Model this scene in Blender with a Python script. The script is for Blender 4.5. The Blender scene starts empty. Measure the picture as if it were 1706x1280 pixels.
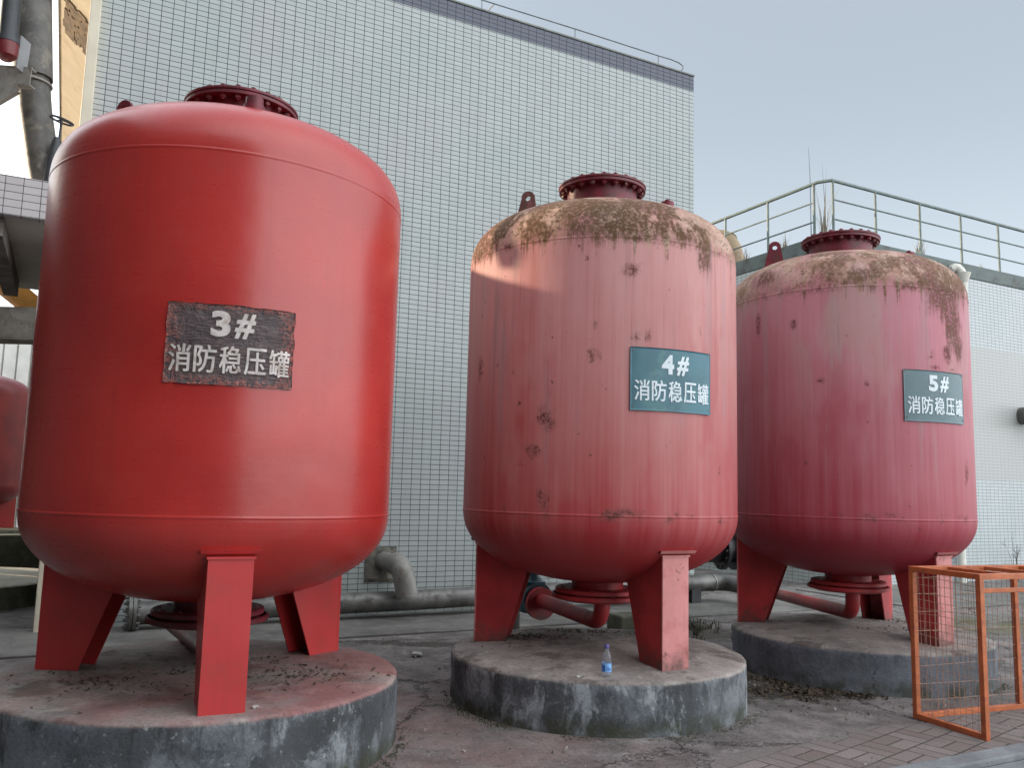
import bpy, bmesh, math, random
from mathutils import Vector, Matrix, Euler, noise as mnoise
random.seed(11)
sc = bpy.context.scene
COL = sc.collection
R = math.radians
PI = math.pi

# ------------------------------------------------------------------ camera
PITCH, ROLL, FPX, HCAM = 0.1234, 0.0252, 1412.77, 1.62
fw = Vector((0, math.cos(PITCH), math.sin(PITCH)))
u0 = Vector((0, -math.sin(PITCH), math.cos(PITCH)))
r0 = Vector((1, 0, 0))
rt = math.cos(ROLL) * r0 + math.sin(ROLL) * u0
up = -math.sin(ROLL) * r0 + math.cos(ROLL) * u0
cam_data = bpy.data.cameras.new('camera')
cam = bpy.data.objects.new('camera', cam_data)
COL.objects.link(cam)
cam.matrix_world = Matrix(((rt.x, up.x, -fw.x, 0), (rt.y, up.y, -fw.y, 0), (rt.z, up.z, -fw.z, HCAM), (0, 0, 0, 1)))
cam_data.sensor_width = 36.0
cam_data.lens = FPX / 1706 * 36.0
cam_data.clip_start = 0.05
cam_data.clip_end = 3000
sc.camera = cam

# ------------------------------------------------------------------ world, sun, exposure
SUN_AZ, SUN_EL = 162.0, 14.5            # degrees, counter-clockwise from +X
world = bpy.data.worlds.new('World')
sc.world = world
world.use_nodes = True
wt = world.node_tree
wt.nodes.clear()
w_out = wt.nodes.new('ShaderNodeOutputWorld')
w_bg = wt.nodes.new('ShaderNodeBackground')
w_sky = wt.nodes.new('ShaderNodeTexSky')
w_sky.sky_type = 'NISHITA'
w_sky.sun_disc = False
w_sky.sun_elevation = R(SUN_EL)
w_sky.sun_rotation = R(90 - SUN_AZ)
w_sky.air_density = 1.0
w_sky.dust_density = 3.0
w_sky.ozone_density = 1.5
w_sky.altitude = 0
SKY_STR = 0.12
# thin bright overcast veil added to the clear sky: brighter towards the sun, unseen fill added behind the viewer and overhead
w_tc = wt.nodes.new('ShaderNodeTexCoord')
def w_node(t, **kw):
    n = wt.nodes.new(t)
    for k, val in kw.items():
        setattr(n, k, val)
    return n
def w_dot(vec):
    n = w_node('ShaderNodeVectorMath', operation='DOT_PRODUCT')
    wt.links.new(w_tc.outputs['Generated'], n.inputs[0])
    n.inputs[1].default_value = vec
    return n.outputs['Value']
def w_range(val, a, b, c, d):
    n = w_node('ShaderNodeMapRange')
    n.interpolation_type = 'SMOOTHSTEP'
    wt.links.new(val, n.inputs['Value'])
    for i, q in enumerate((a, b, c, d)):
        n.inputs[i + 1].default_value = q
    return n.outputs['Result']
VEIL_BASE, VEIL_SUN, FILL_BACK, VEIL_LOW, FILL_TOP = 2.8, 9.0, 15.0, 2.3, 3.5
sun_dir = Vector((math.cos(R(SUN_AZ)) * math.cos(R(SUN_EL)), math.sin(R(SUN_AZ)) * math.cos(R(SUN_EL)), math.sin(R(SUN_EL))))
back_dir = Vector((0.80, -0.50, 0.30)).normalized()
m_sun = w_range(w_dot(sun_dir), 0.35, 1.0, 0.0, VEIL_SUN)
m_back = w_range(w_dot(back_dir), 0.20, 0.97, 0.0, FILL_BACK)
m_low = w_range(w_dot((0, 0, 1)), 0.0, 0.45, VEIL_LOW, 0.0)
m_top = w_range(w_dot((0, 0, 1)), 0.62, 1.0, 0.0, FILL_TOP)  # overhead fill added to light the ground
def w_add(a, b):
    n = w_node('ShaderNodeMath', operation='ADD')
    for i, q in enumerate((a, b)):
        if isinstance(q, (int, float)):
            n.inputs[i].default_value = q
        else:
            wt.links.new(q, n.inputs[i])
    return n.outputs[0]
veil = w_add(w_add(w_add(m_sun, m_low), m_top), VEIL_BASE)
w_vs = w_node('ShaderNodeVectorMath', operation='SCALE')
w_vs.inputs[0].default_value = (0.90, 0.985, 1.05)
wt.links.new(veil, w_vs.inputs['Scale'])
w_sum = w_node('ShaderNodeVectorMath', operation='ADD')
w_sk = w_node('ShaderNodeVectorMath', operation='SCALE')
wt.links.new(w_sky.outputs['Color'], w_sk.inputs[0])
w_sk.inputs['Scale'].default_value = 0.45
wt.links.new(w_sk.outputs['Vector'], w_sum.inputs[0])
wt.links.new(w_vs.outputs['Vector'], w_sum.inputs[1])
w_bk = w_node('ShaderNodeVectorMath', operation='SCALE')      # unseen lobe added behind the viewer to light the tanks, almost white
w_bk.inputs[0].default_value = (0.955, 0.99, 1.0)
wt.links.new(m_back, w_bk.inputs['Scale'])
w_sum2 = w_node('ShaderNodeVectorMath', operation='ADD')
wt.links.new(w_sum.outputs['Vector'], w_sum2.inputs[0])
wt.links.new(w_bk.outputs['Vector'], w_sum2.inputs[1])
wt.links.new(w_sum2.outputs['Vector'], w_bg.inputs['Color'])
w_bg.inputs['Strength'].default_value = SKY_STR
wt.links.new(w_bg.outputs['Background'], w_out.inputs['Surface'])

sun_data = bpy.data.lights.new('sun', 'SUN')
sun_data.energy = 4.2
sun_data.angle = R(0.6)
sun_data.color = (1.0, 0.80, 0.56)
sun = bpy.data.objects.new('sun', sun_data)
COL.objects.link(sun)
sun.rotation_euler = sun_dir.to_track_quat('Z', 'Y').to_euler()

sc.view_settings.view_transform = 'Standard'
sc.view_settings.look = 'None'
sc.view_settings.exposure = 0.50
sc.view_settings.gamma = 1.0
sc.cycles.use_denoising = True
sc.cycles.max_bounces = 6

# ------------------------------------------------------------------ frames
WANG = math.atan2(0.463, 0.887)
WD = Vector((math.cos(WANG), math.sin(WANG), 0))
WN = Vector((WD.y, -WD.x, 0))
W0 = Vector((-1.251, 11.111, 0))           # point on the foot of the tiled wall
C0 = Vector((5.901, 15.525, 0))            # corner of the small building
def wall_pt(t, off, z):                    # t along the wall, off in front of it
    return W0 + WD * t + WN * off + Vector((0, 0, z))
def small_pt(t, off, z):
    return C0 + WD * t + WN * off + Vector((0, 0, z))

# ------------------------------------------------------------------ object helpers
def tag(o, label=None, cat=None, group=None, kind=None):
    if label: o['label'] = label
    if cat: o['category'] = cat
    if group: o['group'] = group
    if kind: o['kind'] = kind
    return o
def empty(name, loc=(0, 0, 0), rz=0.0):
    o = bpy.data.objects.new(name, None)
    o.empty_display_size = 0.2
    o.location = loc
    o.rotation_euler = (0, 0, rz)
    COL.objects.link(o)
    return o
def frame_from(d, upv=Vector((0, 0, 1))):
    d = d.normalized()
    a = upv if abs(d.dot(upv)) < 0.98 else Vector((1, 0, 0))
    x = a.cross(d).normalized()
    y = d.cross(x)
    return x, y
class MB:
    def __init__(self):
        self.bm = bmesh.new()
    def face(self, vs, sm=False):
        try:
            f = self.bm.faces.new(vs)
            f.smooth = sm
            return f
        except ValueError:
            return None
    def box(self, c, s, rz=0.0, m=None, bev=0.0):
        mat = Matrix.Translation(Vector(c)) @ Matrix.Rotation(rz, 4, 'Z')
        if m is not None:
            mat = Matrix.Translation(Vector(c)) @ m.to_4x4()
        r = bmesh.ops.create_cube(self.bm, size=1.0, matrix=mat @ Matrix.Diagonal((s[0], s[1], s[2], 1)))
        if bev > 0:
            es = {e for v in r['verts'] for e in v.link_edges}
            bmesh.ops.bevel(self.bm, geom=list(es), offset=bev, segments=2, affect='EDGES', profile=0.5)
        return self
    def bar(self, p, q, w, h, upv=Vector((0, 0, 1)), bev=0.0):
        p, q = Vector(p), Vector(q)
        x, y = frame_from(q - p, upv)
        m = Matrix((x, y, (q - p).normalized())).transposed()
        return self.box((p + q) / 2, (w, h, (q - p).length), m=m, bev=bev)
    def ring(self, c, x, y, r, n):
        return [self.bm.verts.new(c + (x * math.cos(2 * PI * i / n) + y * math.sin(2 * PI * i / n)) * r) for i in range(n)]
    def bridge(self, a, b, sm=True):
        n = len(a)
        for i in range(n):
            self.face((a[i], a[(i + 1) % n], b[(i + 1) % n], b[i]), sm)
    def tube(self, pts, r, n=16, caps=True):
        pts = [Vector(p) for p in pts]
        rs = r if isinstance(r, (list, tuple)) else [r] * len(pts)
        x = None
        prev = None
        first = None
        for i, p in enumerate(pts):
            if i == 0: d = pts[1] - p
            elif i == len(pts) - 1: d = p - pts[-2]
            else: d = (pts[i + 1] - p).normalized() + (p - pts[i - 1]).normalized()
            d = d.normalized()
            if x is None:
                x, y = frame_from(d)
            else:
                x = (x - d * x.dot(d)).normalized()
                y = d.cross(x)
            rg = self.ring(p, x, y, rs[i], n)
            if prev: self.bridge(prev, rg)
            else: first = rg
            prev = rg
        if caps:
            a = [self.bm.verts.new(v.co) for v in first]
            b = [self.bm.verts.new(v.co) for v in prev]
            self.face(a[::-1]); self.face(b)
        return self
    def cyl(self, p, q, r, n=24, r2=None):
        return self.tube([p, q], [r, r if r2 is None else r2], n)
    def lathe(self, prof, n=64, c=(0, 0, 0), a0=0.0, a1=2 * PI, sm=True):
        c = Vector(c)
        full = abs(a1 - a0 - 2 * PI) < 1e-6
        m = n if full else n + 1
        cols = []
        for i in range(m):
            a = a0 + (a1 - a0) * i / n
            col = []
            for (r, z) in prof:
                if r < 1e-6 and cols:
                    col.append(cols[0][len(col)])
                else:
                    col.append(self.bm.verts.new(c + Vector((r * math.cos(a), r * math.sin(a), z))))
            cols.append(col)
        for i in range(n):
            A, B = cols[i], cols[(i + 1) % m]
            for k in range(len(prof) - 1):
                vs = []
                for v in (A[k], B[k], B[k + 1], A[k + 1]):
                    if v not in vs: vs.append(v)
                if len(vs) > 2: self.face(vs, sm)
        return self
    def prism(self, poly, h, m=Matrix.Identity(4)):
        # polygon in local xy, extruded +-h/2 along local z
        a = [self.bm.verts.new(m @ Vector((p[0], p[1], -h / 2))) for p in poly]
        b = [self.bm.verts.new(m @ Vector((p[0], p[1], h / 2))) for p in poly]
        self.face(a[::-1]); self.face(b)
        n = len(poly)
        for i in range(n):
            self.face((a[i], a[(i + 1) % n], b[(i + 1) % n], b[i]))
        return self
    def build(self, name, mat, parent=None, sharp=35, fix=True):
        bm = self.bm
        if fix:
            bmesh.ops.recalc_face_normals(bm, faces=bm.faces)
        me = bpy.data.meshes.new(name)
        for e in bm.edges:
            if len(e.link_faces) == 2 and e.calc_face_angle(0) > R(sharp):
                e.smooth = False
        bm.to_mesh(me)
        bm.free()
        me.materials.append(mat)
        o = bpy.data.objects.new(name, me)
        COL.objects.link(o)
        if parent: o.parent = parent
        return o
def bend(p0, p1, p2, r, n=8):
    # rounded corner points from p0 to p2 round p1
    p0, p1, p2 = Vector(p0), Vector(p1), Vector(p2)
    a, b = (p0 - p1).normalized(), (p2 - p1).normalized()
    ang = a.angle(b)
    t = r / math.tan(ang / 2)
    s, e = p1 + a * t, p1 + b * t
    c = p1 + (a + b).normalized() * (r / math.sin(ang / 2))
    out = []
    for i in range(n + 1):
        f = i / n
        v0, v1 = (s - c), (e - c)
        w = v0.angle(v1)
        out.append(c + (v0 * math.sin((1 - f) * w) + v1 * math.sin(f * w)) / math.sin(w))
    return out

# ------------------------------------------------------------------ material helpers
class NT:
    def __init__(self, name):
        self.mat = bpy.data.materials.new(name)
        self.mat.use_nodes = True
        self.t = self.mat.node_tree
        self.t.nodes.clear()
        self.out = self.t.nodes.new('ShaderNodeOutputMaterial')
        self.b = self.t.nodes.new('ShaderNodeBsdfPrincipled')
        self.t.links.new(self.b.outputs[0], self.out.inputs[0])
        self._tc = None
    def link(self, a, b):
        self.t.links.new(a, b)
    def put(self, v, sock):
        if isinstance(v, bpy.types.NodeSocket): self.t.links.new(v, sock)
        elif isinstance(v, (tuple, list)) and len(v) == 3 and sock.type == 'RGBA': sock.default_value = (*v, 1)
        else: sock.default_value = v
    def obj(self):
        if not self._tc: self._tc = self.t.nodes.new('ShaderNodeTexCoord')
        return self._tc.outputs['Object']
    def sep(self, v):
        n = self.t.nodes.new('ShaderNodeSeparateXYZ'); self.put(v, n.inputs[0]); return n.outputs
    def comb(self, x, y, z):
        n = self.t.nodes.new('ShaderNodeCombineXYZ')
        for i, q in enumerate((x, y, z)): self.put(q, n.inputs[i])
        return n.outputs[0]
    def m(self, op, a, b=0.0, c=0.0, clamp=False):
        n = self.t.nodes.new('ShaderNodeMath'); n.operation = op; n.use_clamp = clamp
        self.put(a, n.inputs[0]); self.put(b, n.inputs[1])
        if op in ('MULTIPLY_ADD', 'COMPARE', 'SMOOTH_MIN', 'SMOOTH_MAX'): self.put(c, n.inputs[2])
        return n.outputs[0]
    def vm(self, op, a, b=(0, 0, 0), s=1.0):
        n = self.t.nodes.new('ShaderNodeVectorMath'); n.operation = op
        self.put(a, n.inputs[0])
        if op == 'SCALE': self.put(s, n.inputs['Scale'])
        else: self.put(b, n.inputs[1])
        return n.outputs['Value'] if op in ('LENGTH', 'DISTANCE', 'DOT_PRODUCT') else n.outputs['Vector']
    def noise(self, vec, scale=5, detail=4, rough=0.55, dist=0.0):
        n = self.t.nodes.new('ShaderNodeTexNoise')
        self.put(vec, n.inputs['Vector'])
        n.inputs['Scale'].default_value = scale; n.inputs['Detail'].default_value = detail
        n.inputs['Roughness'].default_value = rough; n.inputs['Distortion'].default_value = dist
        return n.outputs['Fac']
    def voro(self, vec, scale=5, feature='F1', out='Distance', rnd=1.0):
        n = self.t.nodes.new('ShaderNodeTexVoronoi'); n.feature = feature
        self.put(vec, n.inputs['Vector']); n.inputs['Scale'].default_value = scale
        n.inputs['Randomness'].default_value = rnd
        return n.outputs[out]
    def rng(self, v, a, b, c=0.0, d=1.0, smooth=True):
        n = self.t.nodes.new('ShaderNodeMapRange')
        n.interpolation_type = 'SMOOTHSTEP' if smooth else 'LINEAR'
        self.put(v, n.inputs['Value'])
        for i, q in enumerate((a, b, c, d)): self.put(q, n.inputs[i + 1])
        return n.outputs['Result']
    def mix(self, f, a, b, mode='MIX'):
        n = self.t.nodes.new('ShaderNodeMix'); n.data_type = 'RGBA'; n.blend_type = mode
        self.put(f, n.inputs[0]); self.put(a, n.inputs[6]); self.put(b, n.inputs[7])
        return n.outputs[2]
    def bump(self, h, strength=0.3, dist=0.01, normal=None):
        n = self.t.nodes.new('ShaderNodeBump')
        n.inputs['Strength'].default_value = strength; n.inputs['Distance'].default_value = dist
        self.put(h, n.inputs['Height'])
        if normal is not None: self.put(normal, n.inputs['Normal'])
        return n.outputs[0]
    def done(self, col=None, rough=None, normal=None, **kw):
        if col is not None: self.put(col, self.b.inputs['Base Color'])
        if rough is not None: self.put(rough, self.b.inputs['Roughness'])
        if normal is not None: self.put(normal, self.b.inputs['Normal'])
        for k, v in kw.items(): self.put(v, self.b.inputs[k.replace('_', ' ')])
        return self.mat

def simple(name, col, rough=0.6, metal=0.0, var=0.25, scale=6, bump=0.1, dirt=None, spec=0.5, foot=None):
    n = NT(name)
    p = n.obj()
    a = n.noise(p, scale, 5, 0.6)
    b = n.noise(p, scale * 6, 3, 0.6)
    dark = tuple(c * (1 - var) for c in col)
    light = tuple(min(1, c * (1 + var)) for c in col)
    c = n.mix(n.rng(a, 0.3, 0.7), dark, light)
    if dirt:
        c = n.mix(n.rng(n.noise(p, scale * 1.7, 6, 0.65), 0.5, 0.68), c, dirt)
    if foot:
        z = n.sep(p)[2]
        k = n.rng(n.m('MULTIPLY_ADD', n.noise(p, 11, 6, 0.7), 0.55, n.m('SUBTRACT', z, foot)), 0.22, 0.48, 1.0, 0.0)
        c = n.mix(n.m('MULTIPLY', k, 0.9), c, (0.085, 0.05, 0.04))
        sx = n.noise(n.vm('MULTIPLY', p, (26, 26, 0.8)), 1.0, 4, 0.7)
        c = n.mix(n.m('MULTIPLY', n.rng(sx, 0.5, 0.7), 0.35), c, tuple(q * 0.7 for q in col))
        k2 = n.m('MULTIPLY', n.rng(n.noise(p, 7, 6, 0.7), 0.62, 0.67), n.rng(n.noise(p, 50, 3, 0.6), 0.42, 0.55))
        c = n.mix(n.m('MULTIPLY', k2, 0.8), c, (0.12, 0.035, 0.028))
    return n.done(c, n.m('MULTIPLY_ADD', b, 0.25, rough - 0.12), n.bump(n.m('MULTIPLY_ADD', b, 0.6, a), bump, 0.01), Metallic=metal, Specular_IOR_Level=spec)

def tile_mat(name, white, grout, tw=0.131, th=0.066, mort=0.0078, axis='x', band=None):
    n = NT(name)
    x, y, z = n.sep(n.obj())
    u = x if axis == 'x' else y
    vec = n.comb(n.m('ADD', u, 0.03), z, 0.0)
    br = n.t.nodes.new('ShaderNodeTexBrick')
    br.offset = 0.0; br.squash = 1.0
    n.put(vec, br.inputs['Vector'])
    br.inputs['Color1'].default_value = (0.0, 0, 0, 1); br.inputs['Color2'].default_value = (1, 1, 1, 1)
    br.inputs['Mortar'].default_value = (0.5, 0.5, 0.5, 1)
    br.inputs['Scale'].default_value = 1.0; br.inputs['Mortar Size'].default_value = mort / 2
    br.inputs['Mortar Smooth'].default_value = 0.15; br.inputs['Bias'].default_value = 0.0
    br.inputs['Brick Width'].default_value = tw; br.inputs['Row Height'].default_value = th
    rnd = n.sep(br.outputs['Color'])[0]
    big = n.noise(n.comb(n.m('MULTIPLY', u, 0.9), n.m('MULTIPLY', z, 0.55), 3.1), 1.3, 3, 0.6)
    big2 = n.noise(n.comb(u, z, 8.7), 0.6, 2, 0.5)
    c = n.mix(n.rng(rnd, 0.0, 1.0, 0, 1, False), tuple(q * 0.95 for q in white), tuple(min(1, q * 1.03) for q in white))
    c = n.mix(n.m('MULTIPLY', n.rng(big, 0.45, 0.7), 0.45), c, (white[0] * 1.0, white[1] * 0.92, white[2] * 0.97))
    c = n.mix(n.m('MULTIPLY', n.rng(big2, 0.5, 0.72), 0.5), c, (white[0] * 0.88, white[1] * 0.94, white[2] * 0.91))
    # rain streaks and a dirtier foot
    st = n.noise(n.comb(n.m('MULTIPLY', u, 9.0), n.m('MULTIPLY', z, 0.35), 0.0), 1.0, 4, 0.65)
    c = n.mix(n.m('MULTIPLY', n.rng(st, 0.52, 0.75), 0.28), c, tuple(q * 0.62 for q in white))
    ft = n.m('MULTIPLY', n.rng(z, 0.0, 0.9, 1.0, 0.0), n.rng(n.noise(n.comb(u, z, 1.0), 3.5, 5, 0.65), 0.35, 0.75))
    c = n.mix(n.m('MULTIPLY', ft, 0.45), c, (0.20, 0.19, 0.16))
    if band:
        z0, z1, bc = band
        inb = n.m('MULTIPLY', n.m('GREATER_THAN', z, z0), n.m('LESS_THAN', z, z1))
        c = n.mix(inb, c, bc)
    gw = n.noise(n.comb(u, z, 2.2), 4.0, 2, 0.5)
    gcol = n.mix(gw, tuple(q * 0.7 for q in grout), tuple(q * 1.6 for q in grout))
    fac = br.outputs['Fac']
    if band:
        fac = n.m('MULTIPLY', fac, n.m('MULTIPLY_ADD', inb, -0.5, 1.0))
    col = n.mix(fac, c, gcol)
    tilt = n.m('MULTIPLY', rnd, 0.15)
    h = n.m('ADD', n.m('MULTIPLY', fac, -1.0), tilt)
    ro = n.m('MULTIPLY_ADD', fac, 0.5, 0.38)
    return n.done(col, ro, n.bump(h, 0.5, 0.003), Specular_IOR_Level=0.35)

def concrete(name, col=(0.25, 0.24, 0.22), dark=(0.06, 0.06, 0.065), stain=None, sc_=1.0, seed=0.0, crack=True):
    n = NT(name)
    p = n.vm('ADD', n.obj(), (seed, seed * 0.7, seed * 0.3))
    a = n.noise(p, 1.4 * sc_, 6, 0.62)
    b = n.noise(p, 6.0 * sc_, 6, 0.65)
    f = n.noise(p, 45.0 * sc_, 4, 0.7)
    c = n.mix(n.rng(a, 0.35, 0.68), dark, col)
    c = n.mix(n.m('MULTIPLY', n.rng(b, 0.45, 0.7), 0.55), c, tuple(q * 1.25 for q in col))
    c = n.mix(n.m('MULTIPLY', n.rng(f, 0.35, 0.7), 0.4), c, tuple(q * 0.45 for q in col))
    if stain:
        c = n.mix(n.m('MULTIPLY', n.rng(n.noise(p, 0.9 * sc_, 5, 0.6), 0.48, 0.68), 0.7), c, stain)
    h = n.m('MULTIPLY_ADD', f, 0.5, b)
    if crack:
        pc = n.vm('ADD', p, n.vm('SCALE', n.comb(b, a, f), (0, 0, 0), 0.35))
        e = n.voro(pc, 1.1 * sc_, 'DISTANCE_TO_EDGE')
        k = n.m('MULTIPLY', n.rng(e, 0.0, 0.012, 1.0, 0.0), n.rng(a, 0.45, 0.6))
        c = n.mix(n.m('MULTIPLY', k, 0.8), c, (0.02, 0.02, 0.02))
        h = n.m('MULTIPLY_ADD', k, -1.2, h)
    return n.done(c, n.m('MULTIPLY_ADD', b, 0.2, 0.72), n.bump(h, 0.35, 0.02), Specular_IOR_Level=0.3)

# ---- paint of the tanks
def red_gloss(name, col=(0.42, 0.028, 0.024), rough=0.25):
    n = NT(name)
    p = n.obj()
    x, y, z = n.sep(p)
    az = n.m('ARCTAN2', y, x)
    brush = n.noise(n.comb(n.m('MULTIPLY', az, 1.6), n.m('MULTIPLY', z, 55.0), 0.0), 1.0, 4, 0.7)
    vert = n.noise(n.comb(n.m('MULTIPLY', az, 22.0), n.m('MULTIPLY', z, 0.6), 4.0), 1.0, 4, 0.7)
    big = n.noise(p, 1.1, 3, 0.5)
    fine = n.noise(p, 90, 2, 0.5)
    c = n.mix(n.rng(big, 0.3, 0.7), tuple(q * 0.85 for q in col), (col[0] * 1.15, col[1] * 1.25, col[2] * 1.2))
    c = n.mix(n.m('MULTIPLY', n.rng(brush, 0.4, 0.75), 0.12), c, (col[0] * 1.25, col[1] * 2.2, col[2] * 2.0))
    c = n.mix(n.m('MULTIPLY', n.rng(vert, 0.45, 0.75), 0.22), c, (col[0] * 0.72, col[1] * 0.9, col[2] * 1.2))
    dust = n.m('MULTIPLY', n.rng(n.noise(p, 3.0, 6, 0.7), 0.45, 0.75), 0.08)
    c = n.mix(dust, c, (0.36, 0.15, 0.12))
    ro = n.m('ADD', n.m('MULTIPLY_ADD', brush, 0.10, rough - 0.05), n.m('MULTIPLY', vert, 0.08))
    mid = n.noise(p, 3.6, 3, 0.5)
    drops = n.m('MULTIPLY', n.rng(n.noise(n.comb(n.m('MULTIPLY', az, 30.0), n.m('MULTIPLY', z, 2.2), 9.0), 1.0, 3, 0.6), 0.64, 0.70), n.rng(n.noise(p, 2.0, 3, 0.5), 0.45, 0.6))
    c = n.mix(n.m('MULTIPLY', drops, 0.35), c, (col[0] * 0.6, col[1] * 0.8, col[2] * 0.8))
    grime = n.m('MULTIPLY', n.rng(z, 1.05, 1.48, 1.0, 0.0), n.rng(n.noise(p, 5.0, 6, 0.7), 0.45, 0.68))
    c = n.mix(n.m('MULTIPLY', grime, 0.22), c, (0.17, 0.06, 0.045))
    h = n.m('ADD', n.m('ADD', n.m('MULTIPLY', brush, 0.12), n.m('MULTIPLY', mid, 0.9)), n.m('ADD', n.m('MULTIPLY', big, 5.0), n.m('MULTIPLY', fine, 0.12)))
    return n.done(c, ro, n.bump(h, 0.22, 0.01), Specular_IOR_Level=0.6)

def faded_red(name, blobs, seed, zl, zt, base=(0.34, 0.030, 0.034), fade=(0.56, 0.275, 0.265), moss=1.0, moss_az=None, rad=1.117):
    n = NT(name)
    p = n.obj()
    x, y, z = n.sep(p)
    az = n.m('ARCTAN2', y, x)
    ps = n.vm('ADD', p, (seed, seed * 1.3, seed * 0.5))
    st1 = n.noise(n.comb(n.m('MULTIPLY', az, 16.0), n.m('MULTIPLY', z, 0.28), seed), 1.0, 5, 0.62)
    st2 = n.noise(n.comb(n.m('MULTIPLY', az, 60.0), n.m('MULTIPLY', z, 0.5), seed + 3), 1.0, 4, 0.7)
    st3 = n.noise(n.comb(n.m('MULTIPLY', az, 4.5), n.m('MULTIPLY', z, 0.45), seed + 7), 1.0, 4, 0.6)
    big = n.noise(ps, 1.2, 4, 0.55)
    med = n.noise(ps, 5.0, 6, 0.65)
    fine = n.noise(ps, 34.0, 5, 0.7)
    # fading: strong high up, little under the belly, in vertical streaks
    hfac = n.rng(z, zl - 0.45, zt - 0.25, 0.0, 1.0, False)
    f = n.m('ADD', n.m('MULTIPLY_ADD', hfac, 0.85, -0.40), n.m('ADD', n.m('MULTIPLY', st1, 0.62), n.m('ADD', n.m('MULTIPLY', st2, 0.22), n.m('MULTIPLY', st3, 0.55))))
    f = n.m('ADD', f, n.m('MULTIPLY_ADD', big, 0.5, -0.42))
    f = n.rng(f, 0.15, 1.05, 0.0, 1.0, False)
    f = n.m('MULTIPLY', f, n.rng(z, zl - 0.36, zl - 0.02, 0.05, 1.0))
    c = n.mix(f, base, fade)
    # purple-grey chalk streaks
    ck = n.m('MULTIPLY', n.rng(n.noise(n.comb(n.m('MULTIPLY', az, 9.0), n.m('MULTIPLY', z, 0.5), seed + 11), 1.0, 5, 0.65), 0.52, 0.72), n.rng(z, zl - 0.1, zl + 0.9, 0.0, 1.0))
    c = n.mix(n.m('MULTIPLY', ck, 0.65), c, (0.34, 0.23, 0.235))
    ck2 = n.m('MULTIPLY', n.rng(n.noise(n.comb(n.m('MULTIPLY', az, 2.6), n.m('MULTIPLY', z, 0.8), seed + 23), 1.0, 4, 0.6), 0.46, 0.62), n.rng(z, zl + 0.55, zt - 0.1, 0.0, 1.0))
    c = n.mix(n.m('MULTIPLY', ck2, 0.62), c, (0.42, 0.285, 0.26))
    rw = n.m('MULTIPLY', n.rng(n.noise(n.comb(n.m('MULTIPLY', az, 3.2), n.m('MULTIPLY', z, 1.1), seed + 31), 1.0, 3, 0.6), 0.54, 0.66), n.rng(z, zt, zl + 0.6, 0.0, 1.0))
    c = n.mix(n.m('MULTIPLY', rw, 0.45), c, (base[0] * 1.1, base[1] * 1.6, base[2] * 1.6))
    dk = n.m('MULTIPLY', n.rng(n.noise(n.comb(n.m('MULTIPLY', az, 26.0), n.m('MULTIPLY', z, 0.7), seed + 17), 1.0, 4, 0.7), 0.56, 0.72), n.rng(z, zl, zt, 0.3, 1.0))
    c = n.mix(n.m('MULTIPLY', dk, 0.35), c, (0.16, 0.055, 0.05))
    # rust scabs along the seams and at the listed spots
    rust = n.m('MULTIPLY', n.rng(n.m('ABSOLUTE', n.m('SUBTRACT', z, zl + 0.01)), 0.0, 0.075, 1.0, 0.0), n.rng(med, 0.50, 0.66))
    rust = n.m('MAXIMUM', rust, n.m('MULTIPLY', n.rng(n.m('ABSOLUTE', n.m('SUBTRACT', z, zt)), 0.0, 0.06, 1.0, 0.0), n.rng(med, 0.46, 0.62)))
    for (a, zz, s, el) in blobs:
        cx, cy = rad * math.cos(R(a)), rad * math.sin(R(a))
        d = n.vm('LENGTH', n.vm('MULTIPLY', n.vm('SUBTRACT', p, (cx, cy, zz)), (1, 1, 1.0 / el)))
        d = n.m('MULTIPLY_ADD', med, s * 3.4, n.m('ADD', n.m('MULTIPLY_ADD', st2, s * 1.2, d), -s * 2.2))
        rust = n.m('MAXIMUM', rust, n.rng(d, s * 0.05, s * 0.95, 1.0, 0.0))
    spots = n.m('MULTIPLY', n.rng(n.noise(ps, 12.0, 4, 0.65), 0.675, 0.72), 0.9)
    rust = n.m('MAXIMUM', rust, spots)
    rk = n.m('MULTIPLY', rust, n.rng(fine, 0.44, 0.56))
    c = n.mix(n.m('MULTIPLY', rust, 0.42), c, (0.20, 0.085, 0.075))
    c = n.mix(n.m('MULTIPLY', rk, 0.85), c, (0.10, 0.030, 0.024))
    # tan chalk and brown-olive moss over the top head, dripping down
    drip = n.m('MULTIPLY', n.rng(n.noise(n.comb(n.m('MULTIPLY', az, 20.0), 0.0, seed + 5), 1.0, 3, 0.7), 0.40, 0.8), 0.24)
    low = n.m('ADD', z, drip)
    top = n.rng(low, zt - 0.02, zt + 0.13, 0.0, 1.0)
    tan = n.m('MULTIPLY', top, n.rng(n.noise(ps, 2.6, 6, 0.62), 0.30, 0.56))
    c = n.mix(n.m('MULTIPLY', tan, 0.8), c, n.mix(n.rng(med, 0.40, 0.62), (0.28, 0.16, 0.09), (0.52, 0.37, 0.27)))
    grain = n.noise(ps, 70.0, 3, 0.6)
    c = n.mix(n.m('MULTIPLY', n.m('MULTIPLY', top, n.rng(grain, 0.48, 0.60)), 0.35), c, (0.16, 0.09, 0.05))
    spk = n.m('MULTIPLY', top, n.m('MULTIPLY', n.rng(fine, 0.53, 0.60), n.rng(n.noise(ps, 4.2, 5, 0.65), 0.40, 0.60)))
    c = n.mix(n.m('MULTIPLY', spk, 0.85), c, (0.07, 0.04, 0.022))
    mm = n.noise(ps, 3.3, 7, 0.68)
    th = 0.50
    if moss_az is not None:
        wa = n.m('COSINE', n.m('SUBTRACT', az, R(moss_az)))
        thn = n.m('MULTIPLY_ADD', wa, -0.12, 0.555)
    else:
        thn = 0.5
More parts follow.
